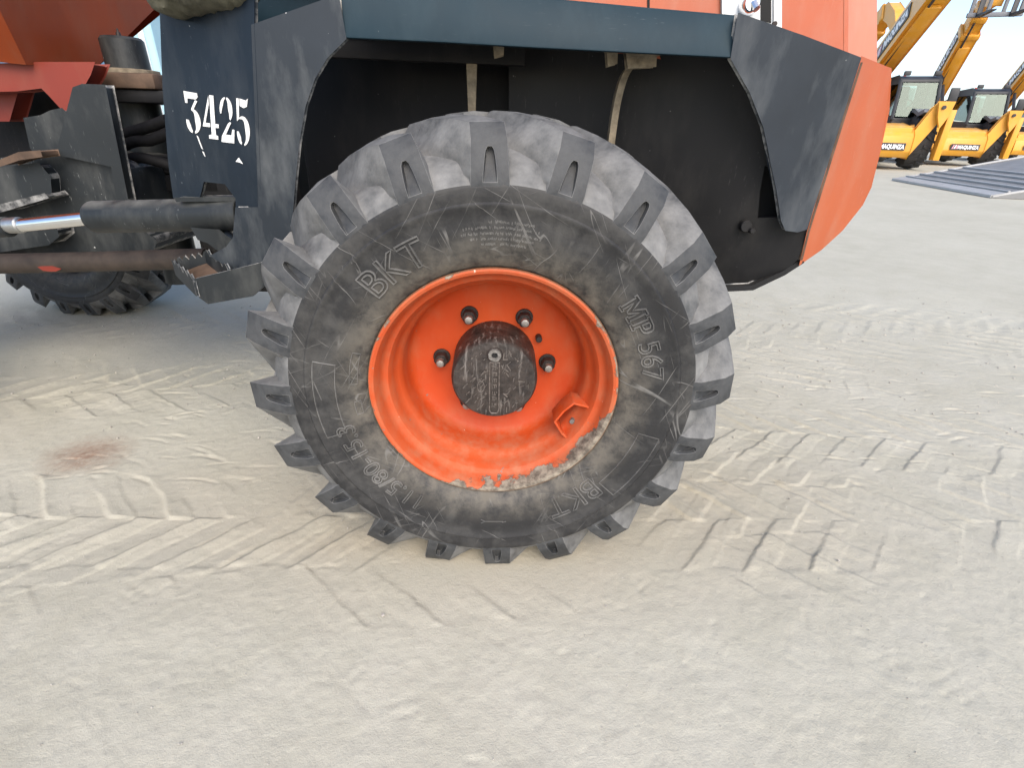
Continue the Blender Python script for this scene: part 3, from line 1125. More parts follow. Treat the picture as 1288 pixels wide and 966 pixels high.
_bm = bmesh.new()
prism(_bm, [on_skirt(p[0], p[1]) for p in [(201, -30, .215), (318, -30, FY), (318, 33, FY + .001), (322, 120, FY + .001), (326, 220, FY + .001), (327, 262, FY + .001), (298, 262, .150), (298, 249, .150), (283, 229, .160), (255, 226, .176), (250, 247, .178), (219, 247, .20), (213, 205, .205), (206, 110, .212)]], (0, .012, 0))
skirt = part('front_skirt', _bm, ['fender', 'edge'], None, 35, .003, 2, 1)
plate('arch_skirt', [(318.5, 33), (424, -4), (433, 47), (410, 70), (394, 97), (382, 132), (374, 178), (369, 230), (365, 285), (360, 320), (345, 343), (318, 345), (293, 338), (268, 322), (286, 312), (295, 300), (298, 263), (327, 262.5), (326, 220), (322, 120)], FY, .012, 'scuffed', bevel=.003)
# teal side band, leaning in towards the top so that it takes the light of the sky
bm = bmesh.new()
lo = [(433, 47), (560, 53), (680, 60), (800, 66), (920, 72)]
hi = [(425, -60), (560, -40), (700, -2), (815, 9), (930, 19)]
for (a, b), (c, d) in zip(zip(lo, lo[1:]), zip(hi, hi[1:])):
    pts = [onY(*a, FY), onY(*b, FY), onY(*d, FY + .022), onY(*c, FY + .022)]
    vs = [bm.verts.new(p) for p in pts] + [bm.verts.new(p + Vector((0, .012, 0))) for p in pts]
    for q in ((0, 1, 2, 3), (7, 6, 5, 4), (0, 4, 5, 1), (3, 2, 6, 7)):
        bm.faces.new([vs[i] for i in q])
bmesh.ops.remove_doubles(bm, verts=bm.verts, dist=.0005)
part('side_band', bm, 'band', None, 25, .0025, 2)
# top of the mudguard running in to the cowl
bm = bmesh.new()
a0, a1, a2, a3 = onY(425, -62, FY + .022), onY(700, -2, FY + .024), onY(815, 9, FY + .024), onY(930, 19, FY + .024)
lft = Vector((-.44, .24, a0.z - .01))
top = [lft, a0, a1, a2, a3, Vector((.60, .36, .885)), Vector((.60, .46, .90)), Vector((-.44, .46, a0.z))]
vs = [bm.verts.new(p) for p in top]
bm.faces.new(vs)
vb = [bm.verts.new(p - Vector((0, 0, .006))) for p in top]
bm.faces.new(list(reversed(vb)))
for i in range(len(vs)):
    bm.faces.new((vs[i], vs[(i + 1) % len(vs)], vb[(i + 1) % len(vs)], vb[i]))
part('mudguard_top', bm, 'band', None, 30)
# rear skirt
plate('rear_skirt', [(921, 72, FY), (930, 19, FY), (1010, 47, .156), (1081, 74, .185), (1062, 135, .190), (1040, 205, .196), (1014, 287, .202), (1004, 290, .198), (989, 288, .190), (984, 276, .188), (979, 240, .186), (971, 205, .182), (968, 186, .178), (962, 158, .170), (945, 114, .155)], None, .012, 'fender_rear', bevel=.003)
# orange tail casting with a dark seam
tl = [(1083, 76, .192), (1120, 90, .30), (1116, 140, .31), (1106, 190, .315), (1094, 235, .315), (1084, 256, .31), (1060, 287, .29), (1034, 311, .26), (1008, 329, .225), (1016, 292, .21), (1040, 212, .205), (1063, 138, .197)]
bm = bmesh.new()
pts = P(tl)
vs = [bm.verts.new(p) for p in pts]
bm.faces.new(vs)
vb = [bm.verts.new(Vector((p.x, 2 * CL - p.y, p.z))) for p in pts]
bm.faces.new(list(reversed(vb)))
for i in range(len(vs)):
    bm.faces.new((vs[i], vs[(i + 1) % len(vs)], vb[(i + 1) % len(vs)], vb[i]))
part('tail_casting', bm, 'tail', None, 40, .006, 3)
bm = bmesh.new()
tube(bm, P([(1082, 78, .196), (1063, 138, .201), (1040, 212, .208), (1016, 290, .212), (1007, 326, .224)]), .004, 8)
part('seam_strip', bm, 'rust', None, 50)

# wheel arch liner with slot and bolt
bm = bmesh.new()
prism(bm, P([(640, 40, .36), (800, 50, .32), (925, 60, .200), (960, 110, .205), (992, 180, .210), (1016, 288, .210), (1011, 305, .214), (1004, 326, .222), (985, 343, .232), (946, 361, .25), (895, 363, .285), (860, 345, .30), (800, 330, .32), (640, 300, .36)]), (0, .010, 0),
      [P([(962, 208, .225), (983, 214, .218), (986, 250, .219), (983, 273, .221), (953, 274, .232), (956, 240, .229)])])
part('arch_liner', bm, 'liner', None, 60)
plate('slot_dark_sheet', [(935, 195), (1000, 200), (1000, 290), (930, 290)], .262, .01, 'hole', bevel=0)  # flat black sheet behind the slot, painted in for the dark inside
bm = bmesh.new()
p = onY(944, 288, .234)
tube(bm, [p + Vector((-.012, .004, .006)), p + Vector((-.012, -.008, .006))], [.012, .011], 18)
tube(bm, [p + Vector((-.002, .0, -.001)), p + Vector((-.002, -.016, -.001))], .006, 6)
part('liner_bolt', bm, 'liner', None, 40, .001)
plate('liner_lip', [(905, 362), (946, 360), (985, 342), (1008, 327), (1010, 330), (987, 345), (947, 364), (905, 366)], .228, .02, 'liner', bevel=.002)

# inner wall of the arch, roof stays
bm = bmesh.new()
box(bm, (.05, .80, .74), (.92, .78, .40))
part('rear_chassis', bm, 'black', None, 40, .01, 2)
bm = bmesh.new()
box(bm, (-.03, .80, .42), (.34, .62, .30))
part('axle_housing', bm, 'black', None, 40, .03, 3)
bm = bmesh.new()
tube(bm, [(0, .15, WZ), (0, .35, WZ), (0, .36, WZ), (0, 1.24, WZ), (0, 1.25, WZ), (0, 1.45, WZ)], [.09, .09, .07, .07, .09, .09], 24)
part('axle_beam', bm, 'black', None, 40)
plate('arch_stay', [(586, 50), (600, 51), (597, 150), (590, 150)], .27, .012, 'mudlight', bevel=.001)
bm = bmesh.new()
for a in ([(828, 68), (800, 80), (788, 92), (780, 115), (774, 145), (768, 190)],):
    cs = curve_pts(P([(x, y, .255) for x, y in a]), 20)
    for i in range(len(cs) - 1):
        v = []
        for q in (cs[i], cs[i + 1]):
            for dx, dy in ((-.006, 0), (.006, 0), (.006, .02), (-.006, .02)):
                v.append(bm.verts.new(q + Vector((dx, dy, 0))))
        for k in range(4):
            bm.faces.new((v[k], v[(k + 1) % 4], v[4 + (k + 1) % 4], v[4 + k]))
part('curved_stay', bm, 'mudlight', None, 60)
for px, py, wd, ht in ((627, 60, 12, 12), (770, 70, 12, 14), (807, 76, 36, 10)):
    plate('stay_tab', [(px - wd / 2, py - ht), (px + wd / 2, py - ht), (px + wd / 2 - 1, py + ht * .6), (px - wd / 2 + 2, py + ht * .8)], .20, .02, 'mudlight', bevel=.002)

plate('upper_panel', [(300, 38), (430, 40), (660, 55), (660, -60), (300, -60)], .25, .01, 'band', bevel=.002)
plate('arch_dark_sheet', [(300, 66), (660, 82), (660, 40), (300, 25)], .262, .02, 'black', bevel=0)  # upright black sheet added to close a bright slit, stands for arch shade
# mud-caked mat over the front edge of the skirt
bm = bmesh.new()
c0, c1 = onY(194, 4, .19), onY(322, -12, .16)
nseg, nn = 26, 18
rg = random.Random(9)
rings = []
for i in range(nseg + 1):
    p = c0.lerp(c1, i / nseg)
    e = min(1, math.sqrt(max(0.02, 1 - ((i / nseg - .5) * 2) ** 6)))
    ring = []
    for k in range(nn):
        a = 2 * math.pi * k / nn
        rr = e * (1 + rg.uniform(-.10, .14))
        ring.append(bm.verts.new(p + Vector((0, math.cos(a) * .045 * rr, math.sin(a) * .021 * rr))))
    rings.append(ring)
for a, b in zip(rings, rings[1:]):
    for k in range(nn):
        bm.faces.new((a[k], a[(k + 1) % nn], b[(k + 1) % nn], b[k]))
bm.faces.new(rings[0])
bm.faces.new(list(reversed(rings[-1])))
bmesh.ops.subdivide_edges(bm, edges=bm.edges[:], cuts=1, smooth=.3, fractal=.25, seed=2)
part('muddy_mat', bm, 'mud', None, 60)

# stencilled number: four digits, each a set of stencil pieces on the front skirt


def arc(cx, cz, rx, rz, a0, a1, w0, w1, n=16):
    """crescent stroke, width swelling from w0 at the ends to w1 in the middle"""
    o_, i_ = [], []
    for k in range(n + 1):
        t = k / n
        a = R(a0 + (a1 - a0) * t)
        wd = w0 + (w1 - w0) * math.sin(math.pi * t)
        o_.append((cx + rx * math.cos(a), cz + rz * math.sin(a)))
        i_.append((cx + (rx - wd) * math.cos(a), cz + (rz - wd * .55) * math.sin(a)))
    return o_ + i_[::-1]


DIG = {
    '3': [[(.02, 1), (.58, 1), (.60, .90), (.50, .84), (.16, .84), (.14, .72), (.05, .72)], [(.47, .82), (.56, .80), (.36, .58), (.28, .60)], arc(.30, .30, .32, .30, 95, -80, .07, .22), arc(.28, .27, .26, .27, -100, -190, .10, .16)],
    '4': [[(.0, .27), (.34, 1.0), (.34, .80), (.13, .36), (.34, .36), (.34, .27)], [(.39, 1.02), (.58, 1.02), (.58, .10), (.68, .08), (.68, 0), (.26, 0), (.26, .08), (.39, .10)], [(.60, .36), (.74, .36), (.74, .27), (.60, .27)]],
    '2': [arc(.32, .72, .32, .28, 200, 95, .06, .15), arc(.34, .72, .32, .28, 85, -52, .08, .22), [(.50, .46), (.40, .42), (.06, .13), (.02, .0), (.68, 0), (.72, .30), (.62, .30), (.56, .17), (.26, .17), (.56, .44)]],
    '5': [[(.04, 1), (.16, 1), (.14, .56), (.04, .50)], [(.20, 1.0), (.52, .97), (.62, 1.02), (.56, .84), (.40, .80), (.20, .84)], arc(.32, .30, .34, .32, 120, -80, .06, .22), arc(.27, .26, .25, .26, -98, -185, .08, .16)],
}


def skirt_y(px):
    t = (px - 203) / (318 - 203)
    return .215 + (FY + .001 - .215) * t


for ch, (ox, oy), (ux, uy), (vx, vy) in (('3', (236, 166), (30, 5), (-5, -52)), ('4', (257, 173), (27, 3.5), (-3.5, -54)), ('2', (279, 178), (24, 3), (-2.5, -57)), ('5', (299, 181), (25, 3), (-2, -58))):
    bm = bmesh.new()
    for poly in DIG[ch]:
        pts = []
        for x, z in poly:
            px, py = ox + ux * x + vx * z, oy + uy * x + vy * z
            pts.append(on_skirt(px, py, .0014))
        prism(bm, pts, (0, .0035, 0))
    part('stencil_digit', bm, 'stencil', None, 30)
# a drip of paint and two rub marks
bm = bmesh.new()
for lst in ([(248, 170), (250, 172), (256, 188), (254, 186)], [(255, 190), (257, 191), (259, 197), (258, 196)], [(297, 203), (301, 198), (306, 206), (302, 204)]):
    pts = []
    for px, py in lst:
        pts.append(on_skirt(px, py, .0012))
    prism(bm, pts, (0, .003, 0))
part('paint_drip', bm, 'stencil', None, 30)

# boarding step: folded plate with serrated edges
stp = plate('step_face', [(246, 352), (258, 349), (332, 331), (332, 358), (318, 371), (262, 381), (252, 374)], .10, .006, 'frame', bevel=.002)
bm = bmesh.new()
a, b = onY(246, 351, .10), onY(221, 331, .20)
n = 9
topv, botv = [], []
for i in range(n + 1):
    p = a.lerp(b, i / n)
    topv.append(p + Vector((0, 0, .006 if i % 2 else -.004)))
    botv.append(p + Vector((0, 0, -.030 + .008 * (i / n))))
prism(bm, topv + botv[::-1], (-.006, .0, 0))
part('step_edge', bm, ['frame', 'edge'], None, 30, .0012, 1, 1)
bm = bmesh.new()
a, b = onY(221, 331, .20), onY(262, 322, .21)
n = 10
topv, botv = [], []
for i in range(n + 1):
    p = a.lerp(b, i / n)
    topv.append(p + Vector((0, 0, .008 if i % 2 else -.003)))
    botv.append(p + Vector((0, 0, -.028)))
prism(bm, topv + botv[::-1], (0, .005, 0))
part('step_edge', bm, ['frame', 'edge'], None, 30, .0012, 1, 1)
bm = bmesh.new()
a, b = onY(257, 318, .205), onY(292, 345, .105)
n = 9
topv, botv = [], []
for i in range(n + 1):
    p = a.lerp(b, i / n)
    topv.append(p + Vector((0, 0, .010 if i % 2 else -.002)))
    botv.append(p + Vector((0, 0, -.030)))
prism(bm, topv + botv[::-1], (.006, 0, 0))
part('step_edge', bm, ['frame', 'edge'], None, 30, .0012, 1, 1)
bm = bmesh.new()
pts = [onY(249, 368, .106), onY(330, 352, .106), onY(300, 322, .206), onY(224, 345, .206)]
prism(bm, pts, (0, 0, .004))
part('step_floor', bm, 'rust', None, 30, .0006)
plate('cylinder_bracket', [(243, 288), (275, 290), (282, 296), (296, 306), (296, 322), (272, 312), (262, 304), (250, 300)], .19, .03, 'frame', bevel=.003)

# ---- steering ram
bm = bmesh.new()
A, B_ = onY(116, 273, .24), onY(306, 269, .20)
tube(bm, [A, A.lerp(B_, .02), A.lerp(B_, .035), B_], [.0255, .0285, .0290, .0285], 32)
ram = part('ram_barrel', bm, 'frame', None, 35, .001)
bm = bmesh.new()
A2 = onY(-70, 289, .29)
tube(bm, [onY(20, 284, .268), onY(116, 274, .24)], .0125, 24)
part('ram_rod', bm, 'chrome', None, 40)
bm = bmesh.new()
tube(bm, [onY(9, 284, .270), onY(27, 282.6, .265)], .0150, 20)
part('rod_collar', bm, 'steel', None, 40, .002)
bm = bmesh.new()
tube(bm, [onY(-60, 290, .29), onY(12, 285, .270)], .019, 18)
part('rod_eye', bm, 'frame', None, 40, .003)
plate('ram_gusset', [(220, 249), (296, 248), (300, 252), (222, 253)], .185, .03, 'frame', bevel=.001)
# lower link with a flake of orange paint
bm = bmesh.new()
tube(bm, [onY(-60, 333, .40), onY(120, 329, .40), onY(262, 325, .36)], .022, 18)
MT['rustdark'] = simple('rust_dark', (.038, .027, .020), .75, .5, 25, .4)
lk = part('link_bar', bm, 'rustdark', None, 40)
plate('paint_flake', [(48, 336), (57, 334), (66, 335), (76, 338), (70, 341), (62, 341), (54, 340)], .3785, .003, 'orange_red', bevel=.0008)

# ---- front frame and articulation
plate('front_frame', [(-60, 215), (0, 206), (30, 201), (62, 195), (118, 198), (142, 207), (152, 222), (160, 262), (176, 292), (190, 304), (184, 320), (120, 324), (-60, 330)], .52, .55, 'frame', bevel=.012, seg=3)
plate('frame_cheek', [(-60, 222), (0, 214), (48, 208), (60, 222), (62, 246), (10, 262), (-60, 268)], .485, .04, 'frame', bevel=.006)
plate('cheek_lip', [(-40, 262), (0, 258), (56, 244), (60, 248), (0, 266), (-40, 270)], .455, .06, 'step', bevel=.002)
plate('lower_rail', [(-60, 300), (0, 296), (70, 288), (72, 296), (60, 306), (-60, 324)], .47, .05, 'frame', bevel=.004)
plate('upright_plate', [(93, 111), (104, 107), (131, 108), (160, 252), (149, 254), (141, 208), (72, 193)], .50, .028, 'frame', bevel=.003)
plate('stop_block', [(32, 150), (52, 147), (64, 141), (78, 138), (86, 146), (72, 188), (48, 194), (40, 186)], .54, .09, 'frame', bevel=.004)
plate('rear_gusset', [(0, 202), (24, 192), (50, 190), (52, 196), (24, 200), (0, 208)], .45, .05, 'rust', bevel=.002)
# pivot: vertical pin, washer plates, lugs
bm = bmesh.new()
pt_, pb_ = onY(161, 47, .80), onY(164, 92, .80)
px_ = pb_.x
tube(bm, [(px_, .80, .35), (px_, .80, pb_.z), (px_, .80, pt_.z - .006), (px_, .80, pt_.z)], [.05, .05, .049, .044], 32)
part('pivot_pin', bm, 'frame', None, 35)
bm = bmesh.new()
tube(bm, [(px_ + .002, .79, pt_.z - .002), (px_ + .002, .79, pt_.z + .010)], [.007, .005], 8)
tube(bm, [(px_ + .002, .79, pt_.z + .010), (px_ + .002, .79, pt_.z + .018)], [.003, .002], 8)
part('grease_nipple', bm, 'nut', None, 35)
zt = onY(164, 87, .78).z
bm = bmesh.new()
tube(bm, [(px_, .80, zt), (px_, .80, zt - .012)], .068, 32)
part('thrust_washer', bm, 'mudlight', None, 35, .001)
bm = bmesh.new()
box(bm, (px_ + .02, .80, zt - .030), (.21, .24, .034))
part('pivot_lug', bm, 'rust', None, 35, .006, 2)
for py in (121, 206, 229):
    bm = bmesh.new()
    q = onY(178, py, .70)
    box(bm, (px_ + .07, .80, q.z), (.30, .22, .028 if py < 200 else .042))
    part('pivot_lug', bm, 'black', None, 35, .004, 2)
bm = bmesh.new()
box(bm, (px_ + .28, .84, .60), (.30, .30, .50))
part('pivot_dark_block', bm, 'black', None, 35, .01)  # black block added as backing for the shade inside the articulation
for i, cp in enumerate(([(140, 178, .66), (160, 168, .64), (185, 160, .62), (212, 150, .60)], [(142, 190, .66), (168, 178, .63), (190, 176, .62), (214, 166, .60)], [(150, 205, .64), (172, 198, .62), (195, 202, .62), (216, 208, .62)])):
    bm = bmesh.new()
    tube(bm, curve_pts(P(cp), 18), .013, 12)
    part('hydraulic_hose', bm, 'hose', None, 60)

# ---- skip (front hopper): rear wall, flank, floor raised over the pivot
SX = -1.05


def sk(px, py):
    return onX(px, py, SX)


A_, D_, E_ = sk(33, 81), sk(122, 84), sk(205, 0)
yn, zl = A_.y, A_.z
bm = bmesh.new()
zr = 1.50
flare = .24
# half outline of the rear wall (near side), mirrored about the centre line
yd, ye = min(D_.y, CL - .02), CL
half = [(A_.y, A_.z), (A_.y - flare, zr)]
rear_near = [Vector((SX, A_.y, A_.z)), Vector((SX, D_.y, D_.z)), Vector((SX, min(E_.y, 1.30), E_.z if E_.y <= 1.30 else D_.z + (E_.z - D_.z) * (1.30 - D_.y) / (E_.y - D_.y)))]
far_y = 1.26
P_ = {}


def vtx(k, p):
    P_[k] = bm.verts.new(p)


vtx('a', Vector((SX, A_.y, A_.z)))
vtx('d', Vector((SX, D_.y, D_.z)))
vtx('e', rear_near[2])
vtx('f', Vector((SX, far_y, rear_near[2].z)))
vtx('g', Vector((SX + .08, far_y + flare, zr)))
vtx('h', Vector((SX + .08, A_.y - flare, zr)))
vtx('a2', Vector((-2.0, A_.y + .0, A_.z + .06)))
vtx('f2', Vector((-2.0, far_y, A_.z + .06)))
vtx('g2', Vector((-2.4, far_y + flare, zr - .25)))
vtx('h2', Vector((-2.4, A_.y - flare, zr - .25)))
for k in (('a', 'd', 'e', 'f', 'g', 'h'), ('a', 'h', 'h2', 'a2'), ('f', 'f2', 'g2', 'g'), ('a2', 'h2', 'g2', 'f2'), ('a', 'a2', 'f2', 'f', 'e', 'd')):
    bm.faces.new([P_[q] for q in k])
bmesh.ops.solidify(bm, geom=bm.faces[:], thickness=.008)
skip = part('skip', bm, 'orange', None, 25, .004, 2)
# cradle under the skip, its shade put into the dark red
plate('skip_cradle', [(-60, 84), (52, 80), (116, 80), (112, 92), (84, 142), (62, 118), (52, 108), (20, 112), (-60, 114)], .60, .05, 'orange_red', bevel=.004)
plate('skip_cradle', [(-60, 150), (-60, 110), (22, 108), (10, 150)], .66, .05, 'orange_red', bevel=.004)
bm = bmesh.new()
box(bm, (-1.62, .95, .66), (1.0, .34, .46))
part('front_chassis', bm, 'black', None, 35, .01)  # chassis box enlarged as a black backing for the dark below the cradle
bm = bmesh.new()
tube(bm, [fa + Vector((.0, .14, 0)), fb - Vector((0, .14, 0))], .075, 20)
part('axle_beam', bm, 'black', None, 40)

# ---- engine cowl
bm = bmesh.new()
yc = .30
cow = [Vector((-.30, yc, .90)), Vector((.45, yc, .90)), Vector((.45, yc, 1.35)), Vector((-.30, yc, 1.35))]
prism(bm, [onY(640, 40, yc), onY(1061, 100, yc), onY(1062, -260, yc), onY(640, -260, yc)], (0, 2 * (CL - yc), 0))
part('engine_cowl', bm, 'cowl', None, 30, .008, 2)
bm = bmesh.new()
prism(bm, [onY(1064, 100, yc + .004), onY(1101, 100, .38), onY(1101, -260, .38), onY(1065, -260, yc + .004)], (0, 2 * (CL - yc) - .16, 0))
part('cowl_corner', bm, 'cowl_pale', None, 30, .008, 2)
bm = bmesh.new()
prism(bm, [onY(814, 20, yc), onY(817, 20, yc), onY(817, -120, yc), onY(814, -120, yc)], (0, -.0015, 0))
part('cowl_seam', bm, 'hole', None)
yv = yc - .004
pl = plate('vent_panel', [(909, 40), (982, 40), (982, -110), (909, -110)], yv, .010, 'white', bevel=.002)
for a in ([(909, 40), (913, 40), (913, -110), (909, -110)], [(974, 40), (982, 40), (982, -110), (974, -110)]):
    plate('vent_border', a, yv - .004, .006, 'steel', bevel=.001)
plate('vent_slot', [(957, 26), (970, 28), (970, -60), (957, -60)], yv - .0015, .004, 'hole', bevel=.0)
bm = bmesh.new()
p = onY(940, 6, yv)
tube(bm, [p, p + Vector((0, -.016, 0)), p + Vector((0, -.022, 0))], [.016, .016, .012], 20)
tube(bm, [p + Vector((.002, -.020, .0)), p + Vector((.006, -.028, -.010))], .006, 10)
part('cowl_lock', bm, 'chrome', None, 35)
bm = bmesh.new()
p = onY(973, 30, yv)
tube(bm, [p, p + Vector((0, -.006, 0))], .004, 10)
part('vent_screw', bm, 'nut', None, 35)
# far mudguard so that the machine is whole from either side
bm = bmesh.new()
box(bm, (.05, 1.36, .93), (.80, .20, .012))
box(bm, (-.42, 1.36, .76), (.012, .20, .33))
box(bm, (.46, 1.36, .76), (.012, .20, .33))
part('far_mudguard', bm, 'fender', None, 35, .003)

exec_background = True

# ------------------------------------------------------------------ background: telescopic handlers, ramp, blue cabin
MT['yellow'] = paint('machine_yellow', (.72, .34, .030), .38, (.6, .5, .36), .2, (.2, .14, .08), .15, .1, scale=.25, top_dust=.35)
MT['darktrim'] = simple('machine_dark', (.030, .032, .036), .55, .3, 4, .05)
MT['greyplastic'] = simple('grey_plastic', (.16, .17, .19), .6, .15, 4, .05)
MT['farubber'] = simple('machine_tyre', (.050, .050, .052), .85, .3, 6, .2)
MT['rimgrey'] = simple('machine_rim', (.55, .30, .05), .5, .15, 5, .05)
MT['seat'] = simple('seat_black', (.02, .02, .022), .7, .2, 9, .1)
MT['lettering'] = simple('sign_white', (.85, .85, .85), .5, .03, 9, .02)
MT['signred'] = simple('sign_pink', (.70, .35, .42), .5, .05, 9, .02)
MT['redlamp'] = simple('lamp_red', (.45, .07, .04), .4, .1, 9, .02)


def _glass():
    m = NT('cab_glass')
    tr = m.n('ShaderNodeBsdfTransparent')
    tr.inputs[0].default_value = (.42, .52, .50, 1)
    gl = m.n('ShaderNodeBsdfGlossy')
    gl.inputs['Roughness'].default_value = .05
    gl.inputs['Color'].default_value = (.8, .9, .88, 1)
    fr = m.n('ShaderNodeFresnel')
    mx = m.n('ShaderNodeMixShader')
    m.l(fr.outputs[0], mx.inputs[0])
    m.l(tr.outputs[0], mx.inputs[1])
    m.l(gl.outputs[0], mx.inputs[2])
    m.l(mx.outputs[0], m.t.nodes['Material Output'].inputs['Surface'])
    return m.m


MT['glass'] = _glass()


def text_mesh(txt, h, depth):
    cu = bpy.data.curves.new('t', 'FONT')
    cu.body = txt
    cu.size = h / .70
    cu.offset = .012
    cu.extrude = depth
    cu.resolution_u = 2
    cu.align_x = 'LEFT'
    ob = bpy.data.objects.new('t', cu)
    C.objects.link(ob)
    me = bpy.data.meshes.new_from_object(ob)
    bpy.data.objects.remove(ob)
    return me


SIGN_TXT = text_mesh('MAQUINZA', .20, .004)


def sign(parent, M, L=1.9, H=.34):
    """dark plate with a slanted two-bar mark and white capitals; M maps sign plane (x right, y up, z out) to the machine"""
    bm = bmesh.new()
    box(bm, (L / 2, 0, 0), (L, H, .02))
    bm.transform(M)
    pl = link('sign_plate', finish(bm, 'sign_plate', 30), 'darktrim', parent)
    me = SIGN_TXT.copy()
    xs = [v.co.x for v in me.vertices]
    k = (L * .72) / (max(xs) - min(xs))
    me.transform(M @ Matrix.Translation((L * .25, -.10 * H / .34, .016)) @ Matrix.Diagonal((k, H / .34, 1, 1)))
    link('sign_lettering', me, 'lettering', pl)
    for dx, mt in ((.06, 'signred'), (.17, 'lettering'), (.27, 'signred')):
        bm = bmesh.new()
        s = H / .34
        prism(bm, [Vector((dx * s + a * s, b * s, .012)) for a, b in ((0, -.11), (.07, -.11), (.13, .11), (.06, .11))], (0, 0, .008))
        bm.transform(M)
        link('sign_mark', finish(bm, 'sign_mark', 30), mt, pl)


def lugged_wheel(parent, c, r, wdt, side):
    """machine wheel: tyre with chevron cleats (one joined part at this distance), rim"""
    bm = bmesh.new()
    prof = [(-wdt / 2, r * .58), (-wdt / 2 - .02, r * .75), (-wdt / 2 + .02, r * .92), (0, r * .95), (wdt / 2 - .02, r * .92), (wdt / 2 + .02, r * .75), (wdt / 2, r * .58)]
    lathe(bm, prof, 40)
    for k in range(18):
        for sg in (1, -1):
            a = (k + (.5 if sg < 0 else 0)) * 2 * math.pi / 18
            vs = []
            for yy, da, rr in ((sg * wdt * .52, 0, .90), (sg * wdt * .02, .22, .98)):
                for hw in (-.045, .045):
                    for q in (.86, rr + .03):
                        aa = a + da + hw
                        vs.append(bm.verts.new((r * q * math.cos(aa), yy, r * q * math.sin(aa))))
            bmesh.ops.convex_hull(bm, input=vs)
    t = link('tyre', finish(bm, 'tyre', 35), 'farubber', parent, c)
    bm = bmesh.new()
    y0 = -side * wdt / 2
    lathe(bm, [(y0 * .98, r * .60), (y0 * 1.02, r * .57), (y0 * .5, r * .52), (y0 * .35, r * .30), (y0 * .6, r * .22), (y0 * .62, .001)], 32)
    link('rim', finish(bm, 'rim', 40), 'rimgrey', parent, c)


